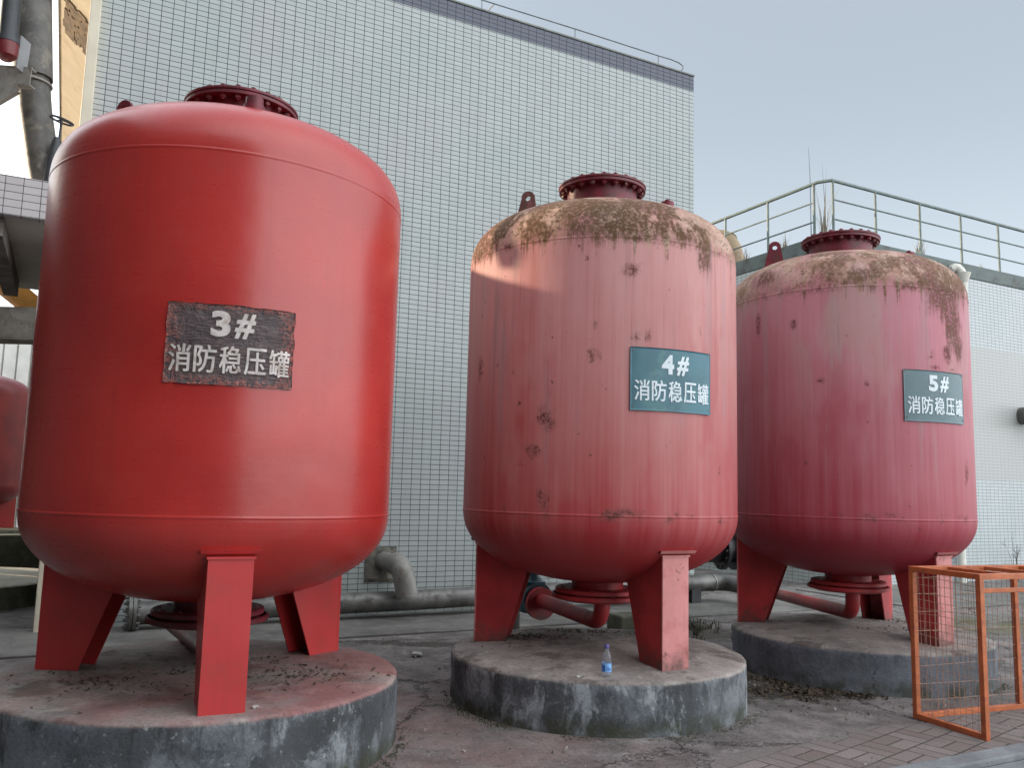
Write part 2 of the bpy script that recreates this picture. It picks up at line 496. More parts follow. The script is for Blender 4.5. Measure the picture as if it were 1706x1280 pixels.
    mk = n.rng(n.m('SUBTRACT', mm, thn), -0.02, 0.06, 0.0, 1.0)
    mzone = n.m('MULTIPLY', n.rng(low, zt - 0.06, zt + 0.10, 0.0, 1.0), n.rng(z, zt + 0.33, zt + 0.56, 1.0, 0.25))
    mk = n.m('MULTIPLY', n.m('MULTIPLY', mk, mzone), moss)
    for (a, zz, s, el) in [(b[0], b[1], b[2], b[3]) for b in MOSS.get(name, [])]:
        cx, cy = rad * math.cos(R(a)), rad * math.sin(R(a))
        d = n.vm('LENGTH', n.vm('MULTIPLY', n.vm('SUBTRACT', p, (cx, cy, zz)), (1, 1, 1.0 / el)))
        d = n.m('ADD', d, n.m('MULTIPLY_ADD', st2, s * 1.3, -s * 0.65))
        d = n.m('ADD', d, n.m('MULTIPLY_ADD', med, s * 1.3, -s * 0.65))
        mk = n.m('MAXIMUM', mk, n.rng(d, s * 0.45, s * 1.05, 0.9, 0.0))
    mf = n.m('MULTIPLY', mk, n.rng(fine, 0.36, 0.54, 0.25, 1.0))
    mcol = n.mix(n.rng(fine, 0.35, 0.65), (0.022, 0.013, 0.006), (0.125, 0.066, 0.029))
    c = n.mix(n.m('MULTIPLY', mf, 0.92), c, mcol)
    ro = n.m('ADD', n.m('MULTIPLY_ADD', f, 0.22, 0.42), n.m('MULTIPLY', n.m('MAXIMUM', mk, rust), 0.3))
    h = n.m('ADD', n.m('MULTIPLY', n.m('MAXIMUM', mf, rk), fine), n.m('MULTIPLY', st2, 0.08))
    h = n.m('ADD', h, n.m('MULTIPLY', big, 0.8))
    return n.done(c, ro, n.bump(h, 0.4, 0.012), Specular_IOR_Level=0.32)

MOSS = {'faded_red_four': [(-98, 3.62, 0.28, 0.8), (-52, 3.42, 0.10, 1.8), (-150, 3.5, 0.12, 0.8)],
        'faded_red_five': [(-60, 3.44, 0.30, 1.15), (-56, 3.16, 0.17, 1.7), (-52, 2.98, 0.09, 2.0), (-150, 3.66, 0.20, 0.6)]}
BL4 = [(-117, 2.14, .11, 1.3), (-121, 1.91, .09, .8), (-116, 1.54, .08, 1.7), (-99, 2.59, .07, 1.2), (-83, 2.73, .07, 1.0), (-153, 2.52, .06, 4.0),
       (-84, 3.22, .10, .9), (-131, 2.49, .035, 1.3), (-55, 2.82, .06, 1.4), (-98, 2.81, .04, 1.5), (-42, 1.42, .06, 1), (-78, 2.72, .05, 1.6)]
BL5 = [(-121, 2.63, .07, .6), (-102, 2.59, .07, .8), (-61, 2.89, .08, 1.6), (-49, 1.85, .07, 2.6), (-72, 2.85, .06, .6), (-110, 3.02, .03, 1.2), (-70, 2.76, .08, .35), (-58, 2.76, .07, .3), (-133, 3.13, .04, 2.4), (-128, 1.92, .05, 1.2), (-152, 3.2, .05, 2.5)]

M = {}
M['red3'] = red_gloss('fresh_red')
M['redleg'] = red_gloss('fresh_red_leg', (0.45, 0.026, 0.027), 0.38)
M['darkred'] = simple('dark_red', (0.135, 0.010, 0.020), 0.5, var=0.35, scale=9, dirt=(0.085, 0.022, 0.02))
M['rusty'] = simple('rusty_steel', (0.13, 0.045, 0.045), 0.75, var=0.4, scale=14, bump=0.4, dirt=(0.075, 0.035, 0.022))
M['red2'] = simple('old_red', (0.17, 0.012, 0.014), 0.4, var=0.25, scale=2)
M['fade4'] = faded_red('faded_red_four', BL4, 2.3, 1.4485, 3.4614, moss_az=-108)
M['fade5'] = faded_red('faded_red_five', BL5, 9.1, 1.4425, 3.4625, base=(0.30, 0.036, 0.052), fade=(0.50, 0.205, 0.24), moss=0.8, moss_az=-70)
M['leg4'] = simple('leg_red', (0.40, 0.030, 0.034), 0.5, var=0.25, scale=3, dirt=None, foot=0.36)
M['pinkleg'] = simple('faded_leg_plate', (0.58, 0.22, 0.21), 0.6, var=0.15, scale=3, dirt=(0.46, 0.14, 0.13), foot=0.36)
M['tile'] = tile_mat('white_tile', (0.365, 0.395, 0.388), (0.024, 0.034, 0.037))
M['tile_dark'] = tile_mat('dark_tile', (0.085, 0.095, 0.125), (0.02, 0.02, 0.03))
M['tile_side'] = tile_mat('white_tile_side', (0.365, 0.395, 0.388), (0.024, 0.034, 0.037), axis='y')
M['tile_right'] = tile_mat('white_tile_band', (0.46, 0.49, 0.50), (0.085, 0.10, 0.11), band=(2.06, 4.83, (0.41, 0.415, 0.40)))
M['tile_right_side'] = tile_mat('white_tile_end', (0.46, 0.49, 0.475), (0.05, 0.06, 0.065), axis='y')
M['tile_canopy'] = tile_mat('canopy_tile', (0.46, 0.43, 0.43), (0.05, 0.045, 0.045), tw=0.155, th=0.075, mort=0.007)
M['slate'] = simple('slate_grey_band', (0.085, 0.11, 0.105), 0.6, var=0.15, scale=2, dirt=(0.05, 0.05, 0.045))
M['coping'] = simple('coping_concrete', (0.19, 0.20, 0.18), 0.8, var=0.25)
M['soffit'] = simple('grey_soffit', (0.66, 0.62, 0.56), 0.8, var=0.1, scale=2)
M['beam'] = concrete('stained_concrete', (0.34, 0.31, 0.28), (0.14, 0.12, 0.108))
M['pale_cream'] = simple('pale_cream_paint', (0.60, 0.54, 0.42), 0.55, var=0.08, scale=2)
M['cream'] = simple('cream_plaster', (0.62, 0.50, 0.34), 0.75, var=0.10, scale=1.5, dirt=(0.52, 0.40, 0.25))
M['broken'] = simple('broken_plaster', (0.17, 0.11, 0.06), 0.9, var=0.4, scale=9, bump=0.6)
M['white_pvc'] = simple('white_plastic', (0.62, 0.60, 0.54), 0.45, var=0.08, scale=3)
M['darkpipe'] = simple('dark_wrapped_pipe', (0.075, 0.068, 0.06), 0.55, var=0.5, scale=3.5, bump=0.3, dirt=(0.17, 0.15, 0.12))
M['blackpipe'] = simple('black_iron', (0.025, 0.026, 0.03), 0.45, var=0.3, scale=5, bump=0.2)
M['galv'] = simple('grey_steel_pipe', (0.125, 0.12, 0.113), 0.42, 0.25, var=0.4, scale=4, bump=0.15, dirt=(0.06, 0.052, 0.045))
M['galv_light'] = simple('pale_plate', (0.24, 0.24, 0.245), 0.5, var=0.12, scale=6)
M['spout'] = simple('pale_steel', (0.23, 0.22, 0.20), 0.5, 0.15, var=0.2, scale=5, dirt=(0.15, 0.125, 0.105))
M['patch'] = concrete('mortar', (0.20, 0.185, 0.15), (0.05, 0.05, 0.05), sc_=2.2, crack=False)
M['teal'] = simple('teal_iron', (0.02, 0.085, 0.11), 0.4, var=0.35, scale=7, dirt=(0.015, 0.03, 0.04))
M['teal_sign'] = simple('teal_sign_face', (0.022, 0.115, 0.155), 0.35, var=0.22, scale=3, dirt=(0.05, 0.17, 0.17))
M['grey_sign'] = simple('grey_green_sign_face', (0.075, 0.135, 0.155), 0.4, var=0.12, scale=3, dirt=(0.10, 0.16, 0.17))
M['letter'] = simple('white_letters', (0.66, 0.72, 0.76), 0.5, var=0.08, scale=9)
M['letter3'] = simple('dusty_letters', (0.60, 0.53, 0.50), 0.5, var=0.18, scale=11, dirt=(0.42, 0.33, 0.28))
M['rail'] = simple('grey_green_paint', (0.125, 0.165, 0.155), 0.5, var=0.15, scale=6, dirt=(0.09, 0.09, 0.08))
M['wire'] = simple('rusty_wire', (0.10, 0.11, 0.125), 0.5, 0.5)
M['orange'] = simple('orange_paint', (0.46, 0.125, 0.042), 0.45, var=0.18, scale=7, dirt=(0.30, 0.075, 0.035))
M['mesh'] = simple('orange_wire', (0.36, 0.22, 0.16), 0.5, var=0.3, scale=9)
M['tan'] = simple('tan_duct', (0.26, 0.18, 0.10), 0.55, var=0.2, scale=4)
M['leaf'] = simple('dead_leaves', (0.060, 0.042, 0.026), 0.9, var=0.6, scale=40)
M['moss'] = simple('moss_green', (0.050, 0.050, 0.026), 0.95, var=0.5, scale=30)
M['straw'] = simple('dry_straw', (0.30, 0.25, 0.17), 0.8, var=0.35, scale=3)
M['rubbish'] = simple('white_scrap', (0.36, 0.345, 0.325), 0.7, var=0.2, scale=20)
M['dull'] = simple('dull_building', (0.075, 0.07, 0.065), 0.85, var=0.2, scale=1.5)
M['white_wall'] = simple('white_cladding', (0.70, 0.70, 0.66), 0.6, var=0.1, scale=2)

# sign of tank three: crumpled dark film with red overspray round its edges
def film():
    n = NT('crumpled_film')
    p = n.obj()
    x, y, z = n.sep(p)
    az = n.m('ARCTAN2', y, x)
    u = n.m('MULTIPLY_ADD', az, 1.117, 1.117 * R(70))
    v = n.m('SUBTRACT', z, 2.36)
    q = n.comb(u, v, 0)
    w1 = n.noise(n.comb(n.m('MULTIPLY', u, 3.0), n.m('MULTIPLY', v, 14.0), 0), 3.2, 5, 0.62, 1.5)
    w2 = n.noise(n.comb(n.m('MULTIPLY', u, 9.0), n.m('MULTIPLY', v, 6.0), 2), 3.0, 5, 0.65, 1.8)
    edge = n.m('MAXIMUM', n.rng(n.m('ABSOLUTE', u), 0.22, 0.35), n.rng(n.m('ABSOLUTE', v), 0.16, 0.235))
    w = n.m('ADD', n.m('MULTIPLY', w1, 0.7), n.m('MULTIPLY', w2, n.m('MULTIPLY_ADD', edge, 0.8, 0.3)))
    c = n.mix(n.rng(w2, 0.3, 0.7), (0.045, 0.030, 0.036), (0.10, 0.058, 0.055))
    c = n.mix(n.m('MULTIPLY', edge, n.rng(w2, 0.42, 0.62)), c, (0.40, 0.095, 0.07))
    c = n.mix(n.m('MULTIPLY', n.rng(w1, 0.55, 0.7), 0.35), c, (0.25, 0.17, 0.14))
    return n.done(c, 0.32, n.bump(w, 0.9, 0.02), Specular_IOR_Level=0.6)
M['film'] = film()

# plinth: plaster side with mossy foot, pale efflorescence; dusty top
def plinth_mat(name, seed, topz, redtop=0.0, blue=0.0, pale=0.5):
    n = NT(name)
    p = n.obj()
    x, y, z = n.sep(p)
    ps = n.vm('ADD', p, (seed, seed * 1.7, seed * 0.4))
    az = n.m('ARCTAN2', y, x)
    a = n.noise(ps, 1.5, 6, 0.6)
    b = n.noise(ps, 5.5, 6, 0.66)
    f = n.noise(ps, 42, 5, 0.72)
    side = n.mix(n.rng(a, 0.30, 0.68), (0.105, 0.115, 0.13), (0.205, 0.215, 0.235 + 0.02 * blue))
    mot = n.noise(n.vm('MULTIPLY', ps, (1.0, 1.0, 0.75)), 3.0, 7, 0.7)
    zone = n.rng(n.noise(n.comb(n.m('MULTIPLY', az, 0.9), 0.0, seed + 2), 1.0, 2, 0.5), 0.42, 0.56, 0.20 + 0.45 * (1 - blue), 1.0 - 0.65 * blue)
    side = n.mix(n.m('MULTIPLY', n.m('MULTIPLY', n.rng(mot, 0.44, 0.56), zone), 0.85), side, (0.040, 0.041, 0.043))
    pl = n.noise(n.vm('ADD', n.vm('MULTIPLY', ps, (1.0, 1.0, 0.55)), (3, 5, 1)), 2.6, 7, 0.72, 0.6)
    side = n.mix(n.m('MULTIPLY', n.rng(pl, 0.60 - 0.13 * pale, 0.68 - 0.13 * pale), pale), side, (0.42, 0.45, 0.48))
    spk = n.rng(n.noise(ps, 24, 4, 0.7), 0.62, 0.68)
    side = n.mix(n.m('MULTIPLY', n.m('MULTIPLY', spk, zone), 0.7), side, (0.36, 0.37, 0.35))
    drp = n.noise(n.comb(n.m('MULTIPLY', az, 16.0), n.m('MULTIPLY', z, 1.4), seed + 4), 1.0, 5, 0.7)
    side = n.mix(n.m('MULTIPLY', n.m('MULTIPLY', n.rng(drp, 0.54, 0.66), n.rng(z, topz - 0.22, topz, 0.0, 1.0)), 0.7), side, (0.035, 0.035, 0.036))
    ms = n.m('MULTIPLY', n.rng(z, 0.02, 0.16, 1.0, 0.0), n.rng(b, 0.35, 0.6))
    side = n.mix(n.m('MULTIPLY', ms, 0.85), side, (0.040, 0.042, 0.022))
    pc = n.vm('ADD', ps, n.vm('SCALE', n.comb(b, a, f), (0, 0, 0), 0.4))
    ce = n.voro(pc, 3.2, 'DISTANCE_TO_EDGE')
    ck = n.m('MULTIPLY', n.rng(ce, 0.0, 0.02, 1.0, 0.0), n.rng(n.noise(ps, 1.1, 2, 0.5), 0.5, 0.6))
    side = n.mix(n.m('MULTIPLY', ck, 0.8), side, (0.025, 0.025, 0.028))
    top = n.mix(n.rng(a, 0.32, 0.66), (0.165, 0.145, 0.135), (0.32, 0.28, 0.262))
    top = n.mix(n.m('MULTIPLY', n.rng(b, 0.48, 0.68), 0.5), top, (0.46, 0.415, 0.38))
    top = n.mix(n.m('MULTIPLY', n.rng(n.noise(ps, 2.4, 7, 0.72), 0.53, 0.63), 0.75), top, (0.078, 0.062, 0.052))
    if redtop:
        rm = n.m('MULTIPLY', n.rng(n.noise(ps, 1.7, 5, 0.65), 0.34, 0.62), n.rng(n.m('ADD', x, n.m('MULTIPLY', y, -0.3)), -0.7, 0.9))
        top = n.mix(n.m('MULTIPLY', rm, redtop), top, (0.29, 0.10, 0.10))
        rm2 = n.rng(n.noise(ps, 2.2, 4, 0.6), 0.42, 0.66)
        top = n.mix(n.m('MULTIPLY', rm2, redtop * 0.45), top, (0.36, 0.16, 0.13))
    r2 = n.m('SQRT', n.m('ADD', n.m('MULTIPLY', x, x), n.m('MULTIPLY', y, y)))
    tf = n.rng(n.m('ADD', z, n.m('MULTIPLY', b, 0.03)), topz - 0.015, topz + 0.006, 0.0, 1.0)
    c = n.mix(tf, side, top)
    c = n.mix(n.m('MULTIPLY', n.rng(f, 0.42, 0.72), 0.4), c, (0.05, 0.047, 0.044))
    h = n.m('ADD', n.m('MULTIPLY', f, 0.55), n.m('ADD', b, n.m('MULTIPLY', ck, -0.8)))
    return n.done(c, n.m('MULTIPLY_ADD', b, 0.2, 0.74), n.bump(h, 0.5, 0.02), Specular_IOR_Level=0.25)

def ground_mat():
    n = NT('weathered_concrete_ground')
    p = n.obj()
    x, y, z = n.sep(p)
    a = n.noise(p, 0.55, 6, 0.6)
    b = n.noise(p, 2.4, 7, 0.66)
    b2 = n.noise(n.vm('ADD', p, (7, 3, 0)), 5.5, 7, 0.7)
    f = n.noise(p, 32, 5, 0.72)
    g = n.noise(p, 120, 3, 0.7)
    c = n.mix(n.rng(b, 0.33, 0.66), (0.125, 0.110, 0.107), (0.275, 0.245, 0.235))
    c = n.mix(n.m('MULTIPLY', n.rng(b2, 0.48, 0.66), 0.6), c, (0.105, 0.094, 0.086))
    c = n.mix(n.m('MULTIPLY', n.rng(n.noise(n.vm('ADD', p, (2, 9, 0)), 3.6, 7, 0.72), 0.57, 0.68), 0.7), c, (0.36, 0.325, 0.31))
    # reddish paint dust round the tanks
    d = n.vm('LENGTH', n.vm('SUBTRACT', n.comb(x, y, 0.0), (-0.75, 5.9, 0)))
    rm = n.m('MULTIPLY', n.rng(d, 0.4, 2.4, 1.0, 0.0), n.rng(n.noise(n.vm('ADD', p, (5, 1, 0)), 1.8, 6, 0.65), 0.34, 0.62))
    c = n.mix(n.m('MULTIPLY', rm, 0.6), c, (0.26, 0.14, 0.135))
    # green algae behind the far plinth
    d2 = n.vm('LENGTH', n.vm('MULTIPLY', n.vm('SUBTRACT', n.comb(x, y, 0.0), (6.3, 11.4, 0)), (0.45, 1.0, 1.0)))
    gm = n.m('MULTIPLY', n.rng(d2, 0.2, 1.3, 1.0, 0.0), n.rng(n.noise(p, 2.8, 6, 0.65), 0.36, 0.58))
    c = n.mix(n.m('MULTIPLY', gm, 0.85), c, (0.11, 0.11, 0.04))
    # dark soil and rotted leaves
    for (cx, cy, sx, sy, rr) in ((2.35, 7.45, 0.9, 1.3, 0.75), (2.15, 10.3, 0.9, 1.0, 0.7), (-0.85, 9.05, 0.5, 3.0, 0.5)):
        d3 = n.vm('LENGTH', n.vm('MULTIPLY', n.vm('SUBTRACT', n.comb(x, y, 0.0), (cx, cy, 0)), (sx, sy, 1.0)))
        d3 = n.m('MULTIPLY_ADD', n.noise(p, 4.5, 7, 0.7), 1.5, n.m('SUBTRACT', d3, 0.75))
        c = n.mix(n.m('MULTIPLY', n.rng(d3, rr * 0.55, rr, 1.0, 0.0), 0.85), c, n.mix(n.rng(f, 0.4, 0.6), (0.030, 0.026, 0.020), (0.075, 0.062, 0.05)))
    # stones and grit
    vo = n.voro(p, 26, 'F1')
    vc = n.sep(n.voro(p, 26, 'F1', 'Color'))[0]
    peb = n.m('MULTIPLY', n.rng(vo, 0.16, 0.26, 1.0, 0.0), n.m('MULTIPLY', n.m('GREATER_THAN', vc, 0.72), n.rng(b2, 0.45, 0.55)))
    c = n.mix(n.m('MULTIPLY', peb, 0.7), c, n.mix(vc, (0.12, 0.11, 0.10), (0.42, 0.38, 0.35)))
    c = n.mix(n.m('MULTIPLY', n.rng(f, 0.40, 0.70), 0.45), c, (0.09, 0.083, 0.08))
    pc = n.vm('ADD', p, n.vm('SCALE', n.comb(b, b2, f), (0, 0, 0), 0.45))
    e = n.voro(pc, 0.62, 'DISTANCE_TO_EDGE')
    k = n.rng(e, 0.0, 0.011, 1.0, 0.0)
    c = n.mix(n.m('MULTIPLY', k, 0.75), c, (0.022, 0.02, 0.018))
    wf = n.rng(n.noise(n.vm('ADD', p, (1, 4, 0)), 14.0, 6, 0.75), 0.60, 0.66)
    c = n.mix(n.m('MULTIPLY', wf, 0.55), c, (0.40, 0.37, 0.35))
    df = n.rng(n.noise(n.vm('ADD', p, (8, 2, 0)), 10.0, 7, 0.75), 0.56, 0.64)
    c = n.mix(n.m('MULTIPLY', df, 0.6), c, (0.058, 0.05, 0.046))
    h = n.m('ADD', n.m('ADD', n.m('MULTIPLY', f, 0.9), n.m('MULTIPLY', g, 0.35)), n.m('ADD', n.m('MULTIPLY', b2, 1.2), n.m('ADD', n.m('MULTIPLY', peb, 0.8), n.m('MULTIPLY', k, -1.0))))
    return n.done(c, n.m('MULTIPLY_ADD', b2, 0.25, 0.66), n.bump(h, 0.8, 0.025), Specular_IOR_Level=0.3)
M['ground'] = ground_mat()
M['apron'] = concrete('apron_concrete', (0.20, 0.19, 0.175), (0.10, 0.095, 0.088), seed=4.0)
M['ledge'] = concrete('pale_ledge', (0.48, 0.46, 0.39), (0.33, 0.30, 0.25), seed=6.0, crack=False)
M['mossy'] = concrete('mossy_concrete', (0.12, 0.115, 0.085), (0.045, 0.05, 0.03), seed=8.0, crack=False)
M['kerb'] = concrete('kerb_concrete', (0.22, 0.23, 0.24), (0.13, 0.135, 0.14), seed=3.0, crack=False)

def paving_mat():
    n = NT('brick_paving')
    p = n.obj()
    x, y, z = n.sep(p)
    wob = n.noise(p, 3.0, 2, 0.5)
    CELL = 0.245
    ca, sa = math.cos(0.235) / CELL, math.sin(0.235) / CELL
    wx = n.m('MULTIPLY_ADD', wob, 0.014, x)
    wy = n.m('MULTIPLY_ADD', wob, 0.014, y)
    u = n.m('ADD', n.m('MULTIPLY', wx, ca), n.m('MULTIPLY', wy, sa))
    v = n.m('ADD', n.m('MULTIPLY', wx, -sa), n.m('MULTIPLY', wy, ca))
    fu, fv = n.m('FLOOR', u), n.m('FLOOR', v)
    lu, lv = n.m('SUBTRACT', u, fu), n.m('SUBTRACT', v, fv)
    par = n.m('ABSOLUTE', n.m('MODULO', n.m('ADD', fu, fv), 2.0))
    w = n.m('ADD', n.m('MULTIPLY', lu, par), n.m('MULTIPLY', lv, n.m('SUBTRACT', 1.0, par)))
    e1 = n.m('MINIMUM', n.m('MINIMUM', lu, n.m('SUBTRACT', 1.0, lu)), n.m('MINIMUM', lv, n.m('SUBTRACT', 1.0, lv)))
    e = n.m('MINIMUM', e1, n.m('ABSOLUTE', n.m('SUBTRACT', w, 0.5)))
    fac = n.rng(e, 0.012, 0.034, 1.0, 0.0)
    wn = n.t.nodes.new('ShaderNodeTexWhiteNoise')
    n.put(n.comb(fu, fv, n.m('GREATER_THAN', w, 0.5)), wn.inputs['Vector'])
    rnd = wn.outputs['Value']
    b = n.noise(p, 4.0, 6, 0.65)
    f = n.noise(p, 60, 4, 0.7)
    c = n.mix(rnd, (0.165, 0.122, 0.115), (0.235, 0.20, 0.19))
    c = n.mix(n.m('MULTIPLY', n.rng(b, 0.42, 0.66), 0.5), c, (0.14, 0.122, 0.115))
    c = n.mix(n.m('MULTIPLY', n.rng(f, 0.42, 0.7), 0.45), c, (0.10, 0.09, 0.086))
    c = n.mix(fac, c, n.mix(b, (0.035, 0.033, 0.028), (0.075, 0.07, 0.056)))
    # dust and soil washed over the inner edge
    nn = n.noise(p, 2.6, 6, 0.65)
    ed = n.rng(n.m('ADD', y, n.m('MULTIPLY_ADD', nn, 1.1, n.m('MULTIPLY', x, -0.10))), 0.98, 1.34, 0.0, 1.0)
    ed = n.m('MAXIMUM', ed, n.m('MULTIPLY', n.rng(nn, 0.52, 0.64), 0.6))
    c = n.mix(n.m('MULTIPLY', ed, 0.92), c, n.mix(n.rng(f, 0.35, 0.65), (0.185, 0.165, 0.158), (0.125, 0.112, 0.106)))
    fac = n.m('MULTIPLY', fac, n.m('SUBTRACT', 1.0, n.m('MULTIPLY', ed, 0.8)))
    h = n.m('ADD', n.m('MULTIPLY', fac, -1.6), n.m('ADD', n.m('MULTIPLY', rnd, 0.5), n.m('MULTIPLY', f, 0.4)))
    return n.done(c, 0.82, n.bump(h, 0.5, 0.012), Specular_IOR_Level=0.3)
M['paving'] = paving_mat()

def pet():
    n = NT('clear_plastic')
    return n.done((0.86, 0.90, 0.97), 0.06, Transmission_Weight=0.92, IOR=1.2)
M['pet'] = pet()
M['label'] = simple('light_blue_label', (0.20, 0.42, 0.74), 0.35, var=0.15, scale=30)
M['label_dark'] = simple('dark_blue_label', (0.035, 0.12, 0.42), 0.35, var=0.1, scale=30)
M['cap'] = simple('violet_cap', (0.10, 0.09, 0.26), 0.4, var=0.1, scale=30)

# ------------------------------------------------------------------ setting: ground, apron, paving, road
def sheet(name, mat, pts, z):
    b = MB()
    b.face([b.bm.verts.new((p[0], p[1], z)) for p in pts])
    o = b.build(name, mat)
    for poly in o.data.polygons:
        if poly.normal.z < 0: o.data.flip_normals(); break
    return tag(o, kind='structure')
sheet('ground', M['ground'], [(-400, -400), (400, -400), (400, 400), (-400, 400)], 0.0)
def slab(name, mat, origin, x0, x1, y0, y1, h, kind='structure'):
    b = MB()
    b.box(((x0 + x1) / 2, (y0 + y1) / 2, h / 2), (x1 - x0, y1 - y0, h), bev=min(0.006, h * 0.3))
    o = b.build(name, mat)
    o.location = origin
    o.rotation_euler = (0, 0, WANG)
    return tag(o, kind=kind)
slab('wall_apron', M['apron'], W0, -8.0, 6.6, -1.43, 0.0, 0.022)
slab('side_apron', M['apron'], C0, -1.0, 16.0, -2.6, 0.0, 0.018)
PV = Vector((2.584, 5.398, 0.0))
def paving():
    b = MB()
    pts = [(-1.6, -0.0), (14, 0.0), (14, 0.86)] + [(3.0 - 0.42 * q, 0.84 + 0.07 * math.sin(q * 2.3) - 0.02 * q) for q in range(11)]
    b.face([b.bm.verts.new((q[0], q[1], 0.004)) for q in pts])
    o = b.build('brick_paving', M['paving'])
    o.location = PV
    o.rotation_euler = (0, 0, WANG)
    return tag(o, kind='structure')
paving()
def road():
    b = MB()
    b.box((5.0, -0.085, 0.025), (30.0, 0.15, 0.05), bev=0.012)
    o = b.build('road_kerb', M['kerb']); o.location = PV; o.rotation_euler = (0, 0, WANG)
    tag(o, kind='structure')
    b = MB()
    b.box((5.0, -3.17, 0.004), (30.0, 6.0, 0.016))
    o = b.build('road', M['kerb']); o.location = PV; o.rotation_euler = (0, 0, WANG)
    tag(o, kind='structure')
road()

# ------------------------------------------------------------------ buildings
def big_building():
    root = empty('tiled_building', W0, WANG)
    tag(root, 'tall building clad in small white tiles with dark band along its top edge', 'building')
    L0, L1, D, ZB, ZT = -4.09, 4.645, 9.0, 8.20, 8.46
    MB().box(((L0 + L1) / 2, D / 2, ZB / 2), (L1 - L0, D, ZB)).build('wall', M['tile'], root)
    MB().box(((L0 + L1) / 2, D / 2 - 0.001, (ZB + ZT) / 2), (L1 - L0 + 0.004, D + 0.004, ZT - ZB)).build('parapet_band', M['tile_dark'], root)
    MB().box(((L0 + L1) / 2, D / 2, ZT + 0.012), (L1 - L0 + 0.03, D + 0.03, 0.024)).build('coping', M['coping'], root)
    m_ = Matrix(((1, 0, 0, 0), (0, 0, -1, 4.6), (0, 1, 0, 0), (0, 0, 0, 1)))
    ev = MB().prism([(-4.092, 7.15), (-4.092, 7.95), (-4.56, 7.95), (-4.56, 7.60)], 8.7, m_).build('eave', M['cream'], root)
    b = MB()
    for k in range(60):
        b.box((-4.562, 0.3 + k * 0.14, 7.612), (0.014, 0.125, 0.05))
    b.build('edge_tiles', M['cream'], ev)
    b = MB()
    for k in range(34):
        t_ = -4.48 + 0.32 * ((k * 0.618) % 1.0)
        b.box((t_, 0.9 + 0.9 * k / 34, 7.15 + (-4.092 - t_) * 0.9615 - 0.004), (0.05 + random.random() * 0.09, 0.09 + random.random() * 0.16, 0.02), m=Euler((0, R(43.9), 0)).to_matrix())
    b.build('broken_render', M['broken'], ev)
    # rough mortar where the spout leaves the wall
    b = MB()
    v = b.bm.verts
    n = 9
    grid = [[v.new((-0.613 + 0.42 * i / n, -0.004 - 0.022 * mnoise.noise(Vector((i * 0.7, j * 0.7, 2))) - (0.02 if 0 < i < n and 0 < j < n else 0), 0.41 + 0.45 * j / n)) for i in range(n + 1)] for j in range(n + 1)]
    for j in range(n):
        for i in range(n):
            b.face((grid[j][i], grid[j][i + 1], grid[j + 1][i + 1], grid[j + 1][i]), True)
    b.build('mortar_patch', M['patch'], root)
    return root
big_building()

def white_post():
    root = empty('square_downpipe', (-4.86, 9.10, 0), WANG)
    tag(root, 'pale square downpipe at the left end of the tiled wall behind the glossy tank', 'downpipe')
    MB().box((0, 0, 4.0), (0.115, 0.10, 8.0), bev=0.012).build('shaft', M['pale_cream'], root)
    for z in (0.90, 3.2, 5.55, 7.7):
        MB().box((0.012, 0.0, z), (0.13, 0.115, 0.06)).build('clip', M['pale_cream'], root)
white_post()

def small_building():
    root = empty('flat_roofed_building', C0, WANG)
    tag(root, 'low tiled building with plain grey band and slate parapet on the right', 'building')
    L, D, ZB, ZT = 16.0, 14.0, 6.28, 6.575
    MB().box((L / 2, D / 2, ZB / 2), (L, D, ZB)).build('wall', M['tile_right'], root)
    b = MB()
    b.box((-0.0025, D / 2 + 0.02, ZB / 2), (0.005, D - 0.04, ZB))
    b.build('end_wall', M['tile_right_side'], root)
    MB().box((L / 2, D / 2, (ZB + ZT) / 2), (L + 0.04, D + 0.04, ZT - ZB), bev=0.01).build('parapet', M['slate'], root)
small_building()

def railing():
    root = empty('roof_railing', C0, WANG)
    tag(root, 'grey green pipe railing with two middle rails round the flat roof', 'railing')
    z0, z1 = 6.575, 7.70
    tr = 0.028
    cR, cL = 0.25, 0.44
    corner = [Vector((0.12, 14.0, z1)), Vector((0.12, cL - 0.1, z1)), Vector((0.26, 0.12, z1)), Vector((16.0, 0.12, z1))]
    MB().tube(corner, 0.034, 10).build('top_rail', M['rail'], root)
    for z in (6.93, 7.32):
        MB().tube([(0.12, 14, z), (0.12, cL, z)], 0.017, 8).build('middle_rail', M['rail'], root)
        MB().tube([(0.28, 0.12, z), (6.35, 0.12, z), (6.50, 0.12, z - 0.03), (6.8, 0.12, z), (16, 0.12, z)], 0.017, 8).build('middle_rail', M['rail'], root)
    for t in (0.28, 1.47, 2.80, 4.12, 5.41, 6.75, 8.05):
        MB().tube([(t, 0.12, z0 - 0.01), (t, 0.12, z1 - 0.02)], 0.026, 10).build('post', M['rail'], root)
    for d in (0.44, 1.67, 2.95, 4.25, 5.5):
        MB().tube([(0.12, d, z0 - 0.01), (0.12, d, z1 - 0.02)], 0.026, 10).build('post', M['rail'], root)
railing()

